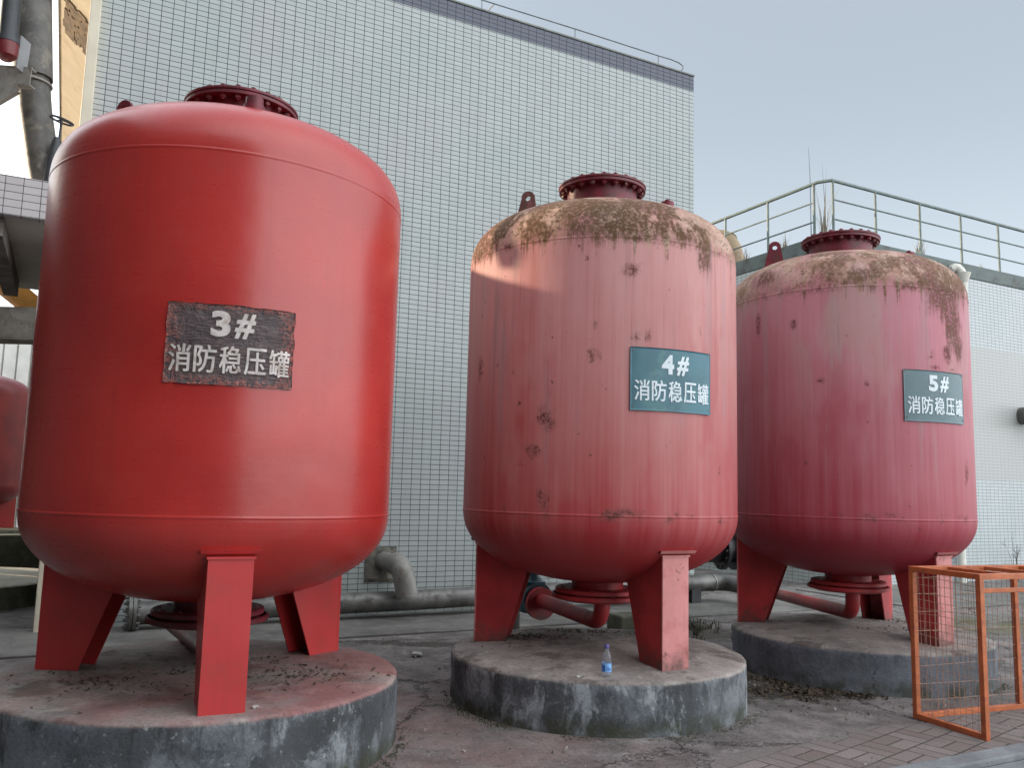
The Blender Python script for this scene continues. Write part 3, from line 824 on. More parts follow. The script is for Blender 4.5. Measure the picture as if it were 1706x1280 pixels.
def lightning_wire():
    root = empty('lightning_conductor', W0, WANG)
    tag(root, 'thin wire on short stays along the top edge of the tall tiled building', 'wire')
    z = 8.70
    pts = [(-3.0, 0.1, z), (1.0, 0.1, z - 0.01), (2.4, 0.1, z), (4.0, 0.1, z - 0.005), (4.25, 0.1, z), (4.42, 0.1, z - 0.012), (4.50, 0.1, z - 0.045), (4.51, 0.1, z - 0.09), (4.47, 0.1, z - 0.14), (4.41, 0.1, z - 0.22)]
    MB().tube(pts, 0.009, 8).build('wire', M['wire'], root)
    for t in (-0.8, 0.81, 2.405, 4.0):
        MB().tube([(t, 0.1, 8.47), (t, 0.1, z - 0.02), (t + 0.02, 0.1, z)], 0.008, 8).build('stay', M['wire'], root)
    MB().tube([(1.02, 0.1, z), (1.02, 1.4, z + 0.02)], 0.009, 8).build('cross_wire', M['wire'], root)
lightning_wire()

# downpipe with hopper on the small building
def downpipe():
    root = empty('rain_downpipe', small_pt(3.70, 0, 0), WANG)
    tag(root, 'white rain downpipe with funnel hopper on the low tiled building', 'downpipe')
    b = MB()
    b.lathe([(0.06, 6.04), (0.105, 6.18), (0.135, 6.27), (0.142, 6.29), (0.125, 6.29), (0.09, 6.18), (0.04, 6.06)], 20, c=(0.02, -0.17, 0))
    b.build('hopper', M['white_pvc'], root)
    b = MB()
    pts = [(-0.16, 0.1, 6.37), (-0.16, -0.06, 6.385)] + [(-0.16 + 0.16 * f, -0.06 - 0.11 * f, 6.385 + 0.05 * math.sin(PI * f) - 0.13 * f * f) for f in (0.25, 0.5, 0.75, 1.0)]
    b.tube(pts, 0.085, 14)
    b.build('spout', M['white_pvc'], root)
    b = MB()
    b.tube([(0.02, -0.17, 6.08), (0.0, -0.17, 5.9), (-0.14, -0.12, 5.6), (-0.30, -0.12, 2.0), (-0.33, -0.12, 0.02)], 0.075, 14)
    b.build('pipe', M['white_pvc'], root)
downpipe()

def wall_stub():
    root = empty('flanged_pipe_stub', small_pt(5.75, 0, 3.46), WANG)
    tag(root, 'dark flanged pipe stub sticking out of the grey band at the right edge', 'pipe')
    MB().cyl((0, 0.05, 0), (0, -0.5, 0), 0.19, 20).build('pipe', M['galv'], root)
    MB().cyl((0, -0.36, 0), (0, -0.50, 0), 0.255, 24).build('flange', M['blackpipe'], root)
wall_stub()

def vent():
    root = empty('vent_duct', small_pt(0.45, 0, 0) - WN * 3.75, WANG)
    tag(root, 'tan curved vent duct on the flat roof behind the middle tank', 'duct')
    pts = [Vector((0, 0.55 * math.cos(a) - 0.15, 6.62 + 0.80 * math.sin(a))) for a in [PI * k / 10 for k in range(11)]]
    MB().tube([Vector((0, 0.40, 6.4))] + pts + [Vector((0, -0.70, 6.5))], 0.24, 18).build('duct', M['tan'], root)
    for a in (0.3, 0.5, 0.7):
        c = Vector((0, 0.55 * math.cos(a * PI) - 0.15, 6.62 + 0.80 * math.sin(a * PI)))
        d = Vector((0, -math.sin(a * PI), math.cos(a * PI)))
        MB().cyl(c - d * 0.02, c + d * 0.02, 0.262, 20).build('seam_ring', M['tan'], root)
vent()

# ------------------------------------------------------------------ left side: canopy, pipes, far hall
def canopy():
    root = empty('tiled_canopy', Vector((-4.35, 8.18, 0)), WANG)
    tag(root, 'concrete canopy with a tiled edge and grey underside at the left', 'canopy')
    L, D = 4.6, 3.6
    MB().box((-L / 2, 0.06, 4.315), (L, 0.12, 0.39)).build('fascia', M['tile_canopy'], root)
    MB().box((-L / 2, 0.12 + D / 2, 4.24), (L, D, 0.20)).build('roof_slab', M['soffit'], root)
    MB().bar((-0.72, 0.15, 4.04), (-0.72, 3.3, 4.04), 0.16, 0.20).build('cross_beam', M['beam'], root)
    MB().bar((-L, 0.55, 3.98), (-0.85, 0.55, 3.98), 0.1, 0.14).build('rib_beam', M['beam'], root)
    return root
canopy()

def frame_back():
    root = empty('pipe_gantry', Vector((-8.3, 13.4, 0)), 0)
    tag(root, 'stained concrete gantry beam with an ochre brace below the canopy at the left', 'gantry')
    MB().bar((-3.0, 0, 4.02), (1.25, 0, 4.02), 0.5, 0.52).build('beam', M['beam'], root)
    MB().bar((0.62, 0.0, 4.30), (-0.35, -1.0, 5.25), 0.24, 0.30).build('brace', simple('ochre_paint', (0.50, 0.23, 0.05), 0.5, var=0.2, scale=4), root)
    MB().box((-2.5, 0.05, 1.9), (0.4, 0.4, 3.75)).build('post', M['beam'], root)
frame_back()

def hall():
    root = empty('clad_shed', Vector((-12.5, 24.0, 0)), 0)
    tag(root, 'pale ribbed shed far behind the red tank at the left edge', 'shed')
    b = MB()
    for k in range(26):
        b.box((-5.0 + k * 0.4, 0.0, 2.9), (0.34, 0.22, 5.8))
    b.build('cladding', M['white_wall'], root)
    MB().box((0, 2.6, 2.85), (10.4, 5.0, 5.7)).build('shell', M['white_wall'], root)
hall()

def tall_pipe():
    root = empty('vertical_duct', Vector((-4.93, 8.62, 0)), 0)
    tag(root, 'thick dark wrapped pipe rising from the canopy at the upper left', 'pipe')
    MB().tube([(0.03, 0.05, 4.42), (-0.07, 0.0, 4.85), (-0.22, 0, 5.5), (-0.29, 0, 5.95)], 0.160, 20).build('lower_pipe', M['darkpipe'], root)
    MB().tube([(-0.28, 0.0, 5.85), (-0.40, 0.0, 7.0), (-0.52, 0, 8.4)], 0.195, 20).build('upper_pipe', M['darkpipe'], root)
    MB().tube([(-0.07, 0.16, 4.42), (-0.16, 0.14, 4.62), (-0.18, 0.12, 4.76)], [0.16, 0.16, 0.10], 18).build('elbow', M['darkpipe'], root)
tall_pipe()

M['steel'] = simple('grey_painted_steel', (0.24, 0.225, 0.20), 0.55, var=0.18, scale=5, dirt=(0.15, 0.13, 0.11))
def gantry_arm():
    root = empty('pipe_bracket', Vector((-4.93, 8.36, 0)), 0)
    tag(root, 'grey steel arm with diagonal brace and pale plate holding the dark upper left pipe', 'bracket')
    b = MB()
    b.bar((-1.6, -0.06, 5.86), (-0.06, -0.10, 5.77), 0.10, 0.012)
    b.bar((-1.6, -0.10, 5.77), (-0.06, -0.14, 5.68), 0.014, 0.20)
    b.bar((-1.6, -0.06, 5.68), (-0.06, -0.10, 5.59), 0.10, 0.012)
    b.build('arm', M['steel'], root)
    b = MB()
    b.bar((-1.1, -0.16, 4.98), (-0.20, -0.15, 5.60), 0.014, 0.17)
    b.bar((-1.1, -0.11, 4.92), (-0.20, -0.10, 5.54), 0.09, 0.014)
    b.build('brace', M['steel'], root)
    MB().bar((-0.15, -0.17, 5.72), (-0.13, -0.17, 6.06), 0.016, 0.17, upv=Vector((0, 1, 0)), bev=0.003).build('plate', M['galv_light'], root)
    b = MB()
    b.tube([Vector((-0.30 + 0.20 * math.cos(a), 0.26 + 0.20 * math.sin(a), 5.80)) for a in [2 * PI * k / 28 for k in range(29)]], 0.014, 8, caps=False)
    b.build('clamp_band', M['steel'], root)
gantry_arm()

def red_pipe():
    root = empty('capped_pipe', Vector((-4.94, 7.75, 0)), 0)
    tag(root, 'dark pipe with a red end cap hanging in the upper left corner', 'pipe')
    MB().tube([(-0.02, 0, 5.80), (-0.05, 0, 8.3)], 0.085, 18).build('pipe', M['blackpipe'], root)
    MB().tube([(-0.022, 0, 5.78), (-0.022, 0, 5.83)], 0.105, 18).build('collar', M['blackpipe'], root)
    b = MB()
    b.lathe([(0.0, -0.10), (0.05, -0.09), (0.09, -0.05), (0.098, 0.0), (0.098, 0.09)], 20, c=(-0.02, 0, 5.70))
    b.build('end_cap', M['red2'], root)
red_pipe()

def hand_valve():
    root = empty('wheel_valve', Vector((-4.82, 8.55, -0.09)), 0)
    tag(root, 'small valve with a spoked handwheel beside the dark upper left pipe', 'valve')
    b = MB()
    b.tube([Vector((0.03 + 0.11 * math.cos(a), -0.05 + 0.10 * math.sin(a), 5.43 - 0.03 * math.cos(a))) for a in [2 * PI * k / 28 for k in range(29)]], 0.011, 8, caps=False)
    for k in range(3):
        a = k * 2 * PI / 3 + 0.4
        b.tube([Vector((0.03, -0.05, 5.44)), Vector((0.03 + 0.11 * math.cos(a), -0.05 + 0.10 * math.sin(a), 5.43 - 0.03 * math.cos(a)))], 0.008, 6)
    b.build('handwheel', M['blackpipe'], root)
    MB().tube([(0.03, -0.05, 5.44), (0.02, -0.05, 5.2)], 0.012, 8).build('stem', M['blackpipe'], root)
    MB().tube([(0.0, -0.05, 5.24), (0.0, -0.05, 5.18), (-0.03, -0.05, 5.0), (-0.06, -0.05, 4.5)], [0.03, 0.05, 0.06, 0.06], 16).build('body', M['blackpipe'], root)
hand_valve()

# ------------------------------------------------------------------ tanks
TK = {3: dict(c=Vector((-1.9098, 5.5833, 0)), zl=1.4289, zt=3.4457, zf=4.150, legs=((-66, 1.10), (55, 1.04), (178, 1.03)), foot=0.42, paint='red3', leg='redleg', plate='redleg', top='darkred', noz=-66, lug=195),
      4: dict(c=Vector((0.7397, 7.0934, 0)), zl=1.4485, zt=3.4614, zf=4.205, legs=((-62, 1.00), (47, 1.04), (168, 1.00)), foot=0.385, paint='fade4', leg='leg4', plate='pinkleg', top='darkred', noz=-38, lug=178),
      5: dict(c=Vector((3.28, 8.32, 0)), zl=1.4425, zt=3.4625, zf=4.175, legs=((-57, 0.96), (51, 1.05), (153, 1.03)), foot=0.385, paint='fade5', leg='leg4', plate='pinkleg', top='darkred', noz=-33, lug=172)}
TR = 1.1166
HD = 0.558
NT_, NB_, HT = 2.45, 2.15, 0.515          # fuller than an ellipse: dished heads with a rounded knuckle
def head_r(dz, n=NB_):
    return TR * max(0.0, 1 - abs(dz / HD) ** n) ** (1 / n)
def head_z(r, n=NB_):
    return (HT if n == NT_ else HD) * max(0.0, 1 - (r / TR) ** n) ** (1 / n)
def shell_profile(zl, zt):
    P = []
    n = 34
    sup = lambda c, e: abs(c) ** (2.0 / e)
    for i in range(n + 1):
        a = PI / 2 * i / n
        P.append((TR * sup(math.sin(a), NB_), zl - HD * sup(math.cos(a), NB_)))
    bead = lambda z, h: [(TR, z - 0.020), (TR, z - 0.0115), (TR, z - 0.0105), (TR + h * 0.8, z - 0.005), (TR + h, z), (TR + h * 0.8, z + 0.005), (TR, z + 0.0105), (TR, z + 0.0115), (TR, z + 0.020)]
    P = [q for q in P if q[1] < zl - 0.026] + bead(zl, 0.0045)
    for k in range(1, 12):
        P.append((TR, zl + (zt - zl) * k / 12))
    P += bead(zt, 0.0028)
    for i in range(1, n + 1):
        a = PI / 2 * i / n
        z_ = HT * sup(math.sin(a), NT_)
        if z_ > 0.026: P.append((TR * sup(math.cos(a), NT_), zt + z_))
    P[0] = (0.0, P[0][1]); P[-1] = (0.0, P[-1][1])
    return P
def text_mesh(name, body, size, bold, extrude=0.0012):
    cu = bpy.data.curves.new(name, 'FONT')
    cu.body = body
    cu.size = size
    cu.offset = bold
    cu.align_x = 'CENTER'
    cu.align_y = 'CENTER'
    cu.extrude = extrude
    cu.resolution_u = 4
    o = bpy.data.objects.new(name, cu)
    COL.objects.link(o)
    dg = bpy.context.evaluated_depsgraph_get()
    dg.update()
    me = bpy.data.meshes.new_from_object(o.evaluated_get(dg))
    bpy.data.objects.remove(o)
    bpy.data.curves.remove(cu)
    return me
def fit_text(me, w, h):
    xs = [v.co.x for v in me.vertices]; ys = [v.co.y for v in me.vertices]
    cx, cy = (min(xs) + max(xs)) / 2, (min(ys) + max(ys)) / 2
    sx, sy = w / (max(xs) - min(xs)), h / (max(ys) - min(ys))
    for v in me.vertices:
        v.co.x = (v.co.x - cx) * sx; v.co.y = (v.co.y - cy) * sy
def row(num):
    cells = [(num, -0.060, 0.112, 0.100, 0.142, 0.0044, 0.0), ('#', 0.066, 0.108, 0.094, 0.138, 0.0020, 0.16)]
    for i, ch in enumerate('\u6d88\u9632\u7a33\u538b\u7f50'):
        cells.append((ch, -0.258 + 0.129 * i, -0.082, 0.110, 0.148, 0.0, 0.0))
    return cells
def sign(root, num, azc, zc, w, h, mat, lmat, proud, wrinkle=0.0):
    rs = TR + proud
    def on(u, v, d=0.0):
        a = azc + u / TR
        rr = rs + d
        return Vector((rr * math.cos(a), rr * math.sin(a), zc + v))
    b = MB()
    nu, nv = 60, 36
    def dd(u, v):
        if not wrinkle: return 0.0
        q = Vector((u * 9, v * 22, 1.3))
        e = max(abs(u) / (w / 2), abs(v) / (h / 2)) ** 3
        return wrinkle * (mnoise.noise(q) * 0.6 + mnoise.noise(Vector((u * 30, v * 16, 4))) * (0.3 + 0.9 * e) + 0.5)
    def eu(u, v):
        if not wrinkle: return u, v
        return u + 0.006 * mnoise.noise(Vector((v * 14, u * 3, 0))) * abs(u) / (w / 2), v + 0.005 * mnoise.noise(Vector((u * 12, 7, v * 3))) * abs(v) / (h / 2)
    g = []
    for j in range(nv + 1):
        row = []
        for i in range(nu + 1):
            u, v = -w / 2 + w * i / nu, -h / 2 + h * j / nv
            uu, vv = eu(u, v)
            row.append(b.bm.verts.new(on(uu, vv, dd(u, v))))
        g.append(row)
    for j in range(nv):
        for i in range(nu):
            b.face((g[j][i], g[j][i + 1], g[j + 1][i + 1], g[j + 1][i]), True)
    # edge thickness back to the shell
    rim = [g[0][i] for i in range(nu + 1)] + [g[j][nu] for j in range(1, nv + 1)] + [g[nv][i] for i in range(nu - 1, -1, -1)] + [g[j][0] for j in range(nv - 1, 0, -1)]
    low = []
    for q in rim:
        k = (TR + max(0.0005, proud - 0.004)) / math.hypot(q.co.x, q.co.y)
        low.append(b.bm.verts.new((q.co.x * k, q.co.y * k, q.co.z)))
    for i in range(len(rim)):
        j = (i + 1) % len(rim)
        b.face((rim[i], rim[j], low[j], low[i]))
    plate = b.build('sign_plate', mat, root, fix=False)
    for body, uc, vc, tw, th, bold, shear in num:
        me = text_mesh('lettering', body, 0.1, bold)
        fit_text(me, tw, th)
        bm = bmesh.new(); bm.from_mesh(me)
        for f in range(2):
            bmesh.ops.subdivide_edges(bm, edges=[e for e in bm.edges if e.calc_length() > 0.02], cuts=2, use_grid_fill=False)
        if shear:
            for v in bm.verts: v.co.x += v.co.y * shear
        if bold == 0.0 or shear:
            # heavier strokes: the same glyph laid over itself with small shifts
            base = list(bm.verts) + list(bm.edges) + list(bm.faces)
            q = 0.0025 if not shear else 0.0028
            for n_, (sx, sy) in enumerate(((-q, 0.0), (q, 0.0), (0.0, -q * 0.6), (0.0, q * 0.6))):
                r_ = bmesh.ops.duplicate(bm, geom=base)
                for v in r_['geom']:
                    if isinstance(v, bmesh.types.BMVert):
                        v.co.x += sx; v.co.y += sy; v.co.z += 0.00025 * (n_ + 1)
        for v in bm.verts:
            v.co = on(v.co.x + uc, v.co.y + vc, 0.0022 + v.co.z + dd(v.co.x + uc, v.co.y + vc))
        bm.to_mesh(me); bm.free()
        me.materials.clear(); me.materials.append(lmat)
        o = bpy.data.objects.new('lettering', me)
        COL.objects.link(o); o.parent = plate
    if not wrinkle:
        for (u, v) in ((-w / 2 + 0.02, h / 2 - 0.02), (-w / 2 + 0.02, -h / 2 + 0.03), (w / 2 - 0.02, h / 2 - 0.02), (w / 2 - 0.02, -h / 2 + 0.03)):
            MB().tube([on(u, v, -0.002), on(u, v, 0.003)], 0.007, 8).build('rivet', M['galv'], plate)
    return plate

BOLT = None
def bolt_mesh():
    b = MB()
    b.cyl((0, 0, -0.056), (0, 0, 0.046), 0.012, 10)
    b.cyl((0, 0, -0.048), (0, 0, -0.025), 0.023, 6)
    b.cyl((0, 0, 0.020), (0, 0, 0.038), 0.023, 6)
    o = b.build('bolt', M['darkred'])
    return o
def make_leg(root, az, ro, d, pink):
    zl, zb = d['zl'], d['foot'] - 0.035
    dq = HD * max(0.0, 1 - ((ro - 0.015) / TR) ** NB_) ** (1 / NB_)
    zt_ = zl - min(0.335, max(0.215, dq))
    hw = 0.115
    a = R(az)
    rot = Matrix.Rotation(a, 4, 'Z')
    b = MB()
    # two side webs
    prof = [(ro - 0.012, zb), (ro - 0.012, zt_)]
    r1 = min(ro - 0.02, head_r(zl - zt_) - 0.01)
    for k in range(0, 9):
        r = r1 + (0.56 - r1) * k / 8
        prof.append((r, zl - head_z(r) + 0.02))
    prof.append((ro - 0.25, zb))
    for s in (-1, 1):
        # polygon in (r, z): map local x->radial, y->z, extrude->tangential
        m = rot @ Matrix(((1, 0, 0, 0), (0, 0, -1, s * (hw - 0.006)), (0, 1, 0, 0), (0, 0, 0, 1)))
        b.prism(prof, 0.012, m)
    leg = b.build('leg', M[d['leg']], root)
    b = MB()
    b.box(rot @ Vector((ro - 0.005, 0, (zb + zt_) / 2)), (0.014, 2 * hw + 0.004, zt_ - zb), rz=a)
    b.build('outer_plate', M[d['plate']] if pink else M[d['leg']], leg)
    b = MB()
    # cap and the curved pad welded to the shell above it
    rr = head_r(zl - zt_)
    b.box(rot @ Vector(((ro + rr - 0.03) / 2, 0, zt_ + 0.006)), (ro - rr + 0.05, 2 * hw + 0.02, 0.012), rz=a)
    ha = (hw + 0.035) / rr
    pts = [(head_r(zl - (zt_ + q)) + 0.010, zt_ + q) for q in (0.026, 0.036, 0.046)]
    pts = [(pts[0][0] - 0.02, pts[0][1])] + [(r + 0.016, z) for r, z in pts] + [(pts[2][0] - 0.02, pts[2][1])]
    b.lathe(pts, 10, a0=a - ha, a1=a + ha)
    b.build('pad', M[d['plate']] if pink else M[d['leg']], leg)
    return leg

def make_tank(k, label):
    d = TK[k]
    zl, zt = d['zl'], d['zt']
    root = empty('pressure_tank', d['c'])
    tag(root, label, 'tank', 'upright red pressure tanks on round plinths')
    b = MB(); b.lathe(shell_profile(zl, zt), 128)
    b.build('shell', M[d['paint']], root)
    for az, ro in d['legs']:
        make_leg(root, az, ro, d, True)
    dz = d['zf']
    top = M[d['top']]
    b = MB()
    b.lathe([(0.30, zt + 0.44), (0.30, dz - 0.024), (0.372, dz - 0.024), (0.372, dz - 0.003), (0.2, dz - 0.003)], 48)
    mh = b.build('manhole_neck', top, root)
    b = MB()
    b.lathe([(0.0, dz + 0.022), (0.372, dz + 0.022), (0.377, dz + 0.018), (0.377, dz + 0.004), (0.37, dz + 0.001), (0.0, dz + 0.001)], 48)
    b.build('manhole_cover', top, mh)
    global BOLT
    NB = 22
    for i in range(NB):
        a = 2 * PI * (i + 0.3) / NB
        if BOLT is None:
            BOLT = bolt_mesh(); o = BOLT
        else:
            o = BOLT.copy(); COL.objects.link(o)
        o.parent = mh
        o.location = (0.333 * math.cos(a), 0.333 * math.sin(a), dz)
        o.rotation_euler = (0, 0, random.random() * 2)
    # small capped nozzle
    a = R(d['noz']); r = 0.63 if k != 3 else 0.76
    z = zt + head_z(r, NT_)
    b = MB()
    b.cyl((r * math.cos(a), r * math.sin(a), z - 0.04), (r * math.cos(a), r * math.sin(a), z + 0.012), 0.062, 20)
    b.cyl((r * math.cos(a), r * math.sin(a), z - 0.03), (r * math.cos(a), r * math.sin(a), z + 0.062), 0.052, 20)
    nz = b.build('nozzle', top, root)
    MB().box((r * math.cos(a), r * math.sin(a), z + 0.072), (0.034, 0.034, 0.028), rz=a, bev=0.004).build('plug', top, nz)
    # lifting lugs: plate with an eye
    for la in (d['lug'], d['lug'] - 180):
        if la != d['lug'] : continue
        a = R(la); r = 0.64 if k != 3 else 0.74
        z = zt + head_z(r, NT_)
        b = MB()
        H = 0.27 if k != 3 else 0.25
        outer = [(-0.125, -0.06), (0.105, -0.06), (0.060, H - 0.06)] + [(0.062 * math.cos(t), H - 0.055 + 0.062 * math.sin(t)) for t in [PI * q / 8 for q in range(1, 8)]] + [(-0.058, H - 0.06)]
        hole = [(0.024 * math.cos(-2 * PI * q / 14), H - 0.058 + 0.024 * math.sin(-2 * PI * q / 14)) for q in range(14)]
        m = Matrix.Translation((r * math.cos(a), r * math.sin(a), z)) @ Matrix.Rotation(R(-20), 4, 'Z') @ Matrix(((1, 0, 0, 0), (0, 0, -1, 0), (0, 1, 0, 0), (0, 0, 0, 1)))
        hh = 0.012
        vo = [[b.bm.verts.new(m @ Vector((p[0], p[1], s * hh))) for p in outer] for s in (-1, 1)]
        vh = [[b.bm.verts.new(m @ Vector((p[0], p[1], s * hh))) for p in hole] for s in (-1, 1)]
        for s in (0, 1):
            es = []
            for loop in (vo[s], vh[s]):
                for i in range(len(loop)):
                    es.append(b.bm.edges.new((loop[i], loop[(i + 1) % len(loop)])))
            bmesh.ops.triangle_fill(b.bm, edges=es, use_beauty=True)
        for L in (vo, vh):
            n_ = len(L[0])
            for i in range(n_):
                b.face((L[0][i], L[0][(i + 1) % n_], L[1][(i + 1) % n_], L[1][i]))
        b.build('lifting_lug', M['rusty'] if k == 4 else top, root)
    # outlet under the belly: blind flange, elbow, pipe towards the wall
    zo = zl - HD
    om = M['leg4'] if k != 3 else M['darkred']
    b = MB()
    b.lathe([(0.21, zo + 0.05), (0.21, zo - 0.05), (0.335, zo - 0.05), (0.345, zo - 0.058), (0.345, zo - 0.085), (0.335, zo - 0.092), (0.0, zo - 0.092)], 40)
    fl = b.build('outlet_flange', om, root)
    b = MB()
    b.lathe([(0.36, zo - 0.094), (0.375, zo - 0.10), (0.375, zo - 0.128), (0.30, zo - 0.15), (0.075, zo - 0.16), (0.0, zo - 0.16)], 40)
    b.build('blind_plate', om, fl)
    for i in range(12):
        a = 2 * PI * (i + 0.5) / 12
        o = BOLT.copy(); COL.objects.link(o); o.parent = fl
        o.location = (0.295 * math.cos(a), 0.295 * math.sin(a), zo - 0.09); o.rotation_euler = (0, 0, i)
    ez = {3: 0.53, 4: 0.555, 5: 0.52}[k]
    dirn = -WN
    corner = Vector((0.04, 0.0, ez))
    if k == 4:
        dirn = (-WN + WD * 0.085).normalized()
    end = corner + dirn * {3: 3.3, 4: 1.22, 5: 3.75}[k] + Vector((0, 0, {3: -0.2, 4: 0.03, 5: -0.22}[k]))
    if k == 5:
        end = Vector((3.52, 12.72, 0.285)) - d['c']
    pts = [Vector((0.04, 0, zo - 0.12))] + bend(Vector((0.04, 0, zo - 0.12)), corner, end, 0.13) + [end]
    MB().tube(pts, 0.066, 20).build('outlet_pipe', om, root)
    if k == 4:
        p = corner + dirn * 1.16
        MB().cyl(p, p + dirn * 0.05, 0.15, 28).build('pipe_flange', om, root)
    return root

t3 = make_tank(3, 'glossy freshly painted red tank marked 3 on a crumpled dark sheet, nearest')
t4 = make_tank(4, 'faded pinkish red tank with brown mossy top and teal plate marked 4')
t5 = make_tank(5, 'faded red tank with grey green plate marked 5, behind the orange cage')
sign(t3, row('3'), R(-69.8), 2.355, 0.672, 0.44, M['film'], M['letter3'], 0.004, 0.006)
sign(t4, row('4'), R(-67.4), 2.425, 0.685, 0.455, M['teal_sign'], M['letter'], 0.012)
sign(t5, row('5'), R(-68.7), 2.505, 0.687, 0.445, M['grey_sign'], M['letter'], 0.012)

# a fourth tank far behind at the left edge: a copy without signs, its own paint
def copy_tree(o, parent=None):
    c = o.copy(); COL.objects.link(c)
    if parent: c.parent = parent
    for ch in list(o.children):
        if ch.name.startswith('sign_plate'): continue
        copy_tree(ch, c)
    return c
t2 = copy_tree(t3)
t2.location = (-12.35, 19.5, 0)
for ch in t2.children:
    for sl in ch.material_slots:
        if sl.material == M['red3']:
            sl.link = 'OBJECT'; sl.material = M['red2']
t2['label'] = 'plain red tank far behind at the left edge, half hidden by the glossy one'

def make_plinth(loc, r, h, dome, mat, label, seed):
    b = MB()
    prof = [(r * 1.004, -0.05), (r * 1.002, 0.0)]
    for k in range(1, 8):
        prof.append((r, h * k / 8))
    prof += [(r - 0.004, h - 0.016), (r - 0.012, h - 0.005), (r - 0.03, h)]
    for k in range(1, 15):
        rr = (r - 0.03) * (1 - k / 14)
        prof.append((rr, h + dome * (1 - (rr / r) ** 2)))
    b.lathe(prof, 140)
    for v in b.bm.verts:
        q = Vector((v.co.x * 2.2 + seed, v.co.y * 2.2, v.co.z * 3))
        d = mnoise.noise(q) * 0.010 + mnoise.noise(q * 5) * 0.005
        e = Vector((v.co.x, v.co.y, 0))
        rl = e.length
        if rl > r - 0.05:
            v.co += e / rl * d
        if v.co.z > h - 0.02:
            v.co.z += d * 0.6
    o = b.build('round_plinth', mat, sharp=60)
    o.location = loc
    return tag(o, label, 'plinth', 'round concrete plinths under the tanks')
make_plinth((-1.9098, 5.5833, 0), 1.2164, 0.42, 0.003, plinth_mat('plinth_three', 3.0, 0.42, redtop=0.7, pale=0.42), 'round concrete plinth with red dusty top under the glossy tank', 3.1)
make_plinth((0.735, 7.02, 0), 1.165, 0.352, 0.06, plinth_mat('plinth_four', 5.0, 0.352, pale=0.6), 'round plinth with pale stains and cracks under the middle tank, bottle on its rim', 8.4)
make_plinth((3.38, 8.38, 0), 1.165, 0.352, 0.05, plinth_mat('plinth_five', 9.0, 0.352, pale=0.18, blue=1.0), 'round plinth with smooth blue grey side under the tank behind the orange cage', 5.5)
make_plinth((-12.35, 19.5, 0), 1.25, 0.42, 0.003, M['mossy'], 'mossy round plinth under the tank at the far left edge', 1.5)
def left_ledges():
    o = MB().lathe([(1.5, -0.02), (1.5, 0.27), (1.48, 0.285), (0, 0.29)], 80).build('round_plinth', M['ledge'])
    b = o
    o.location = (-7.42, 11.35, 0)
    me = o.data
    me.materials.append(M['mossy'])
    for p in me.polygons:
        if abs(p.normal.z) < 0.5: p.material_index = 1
    tag(o, 'low round slab with pale top and dark side at the left edge', 'plinth')
    o = MB().box((0, 0, 0.3), (4.5, 0.5, 0.6), bev=0.02).build('low_wall', M['mossy'])
    o.location = (-9.8, 14.6, 0); o.rotation_euler = (0, 0, WANG + 0.12)
    tag(o, 'low mossy concrete wall behind the pale round slab at the left edge', 'wall')
left_ledges()

# ------------------------------------------------------------------ pipes along the wall
def wall_pipe():
    root = empty('header_pipe', wall_pt(0, 0.30, 0.215), WANG)
    tag(root, 'long grey steel pipe lying along the foot of the tiled wall', 'pipe')
    e = Vector((4.97, -0.60, 0.07))
    c = Vector((4.97, 0, 0.08))
    pts = [Vector((-3.22, 0, -0.02)), Vector((0, 0, 0)), Vector((4.3, 0, 0.08))] + bend(Vector((4.3, 0, 0.08)), c, e, 0.20) + [e]
    MB().tube(pts, 0.122, 28).build('pipe', M['galv'], root)
    b = MB()
    b.cyl((-3.31, 0, -0.02), (-3.275, 0, -0.02), 0.2, 32)
    b.cyl((-3.268, 0, -0.02), (-3.232, 0, -0.02), 0.2, 32)
    fl = b.build('end_flange', M['galv'], root)
    for i in range(12):
        a = 2 * PI * i / 12
        o = MB().cyl((-3.345, 0.17 * math.cos(a), -0.02 + 0.17 * math.sin(a)), (-3.195, 0.17 * math.cos(a), -0.02 + 0.17 * math.sin(a)), 0.014, 8).build('bolt', M['galv'], fl)
    MB().tube([(4.72, 0, 0.08), (4.745, 0, 0.08)], 0.13, 24).build('weld', M['spout'], root)
    for t, w in ((-2.2, 0.14), (4.36, 0.17)):
        MB().box((t, 0, -0.10), (w, 0.2, 0.24)).build('support', M['blackpipe'], root)
wall_pipe()

def spout():
    root = empty('elbow_spout', wall_pt(-0.35, 0, 0.68), WANG)
    tag(root, 'pale steel elbow spout bent down out of a mortar patch in the tiled wall', 'pipe')
    p0, p1, p2 = Vector((-0.02, 0.0, 0.0)), Vector((0.05, -0.52, -0.02)), Vector((0.11, -0.57, -0.47))
    MB().tube([p0, p0 + (p1 - p0) * 0.62], 0.112, 24).build('stub', M['spout'], root)
    pts = [p0 + (p1 - p0) * 0.60] + bend(p0, p1, p2, 0.17, 8) + [p2 + Vector((0, 0, 0.10))]
    MB().tube(pts, 0.132, 24).build('elbow', M['spout'], root)
    q = p0 + (p1 - p0) * 0.6
    dd = (p1 - p0).normalized()
    MB().tube([q - dd * 0.012, q + dd * 0.012], 0.13, 24).build('weld', M['spout'], root)
spout()

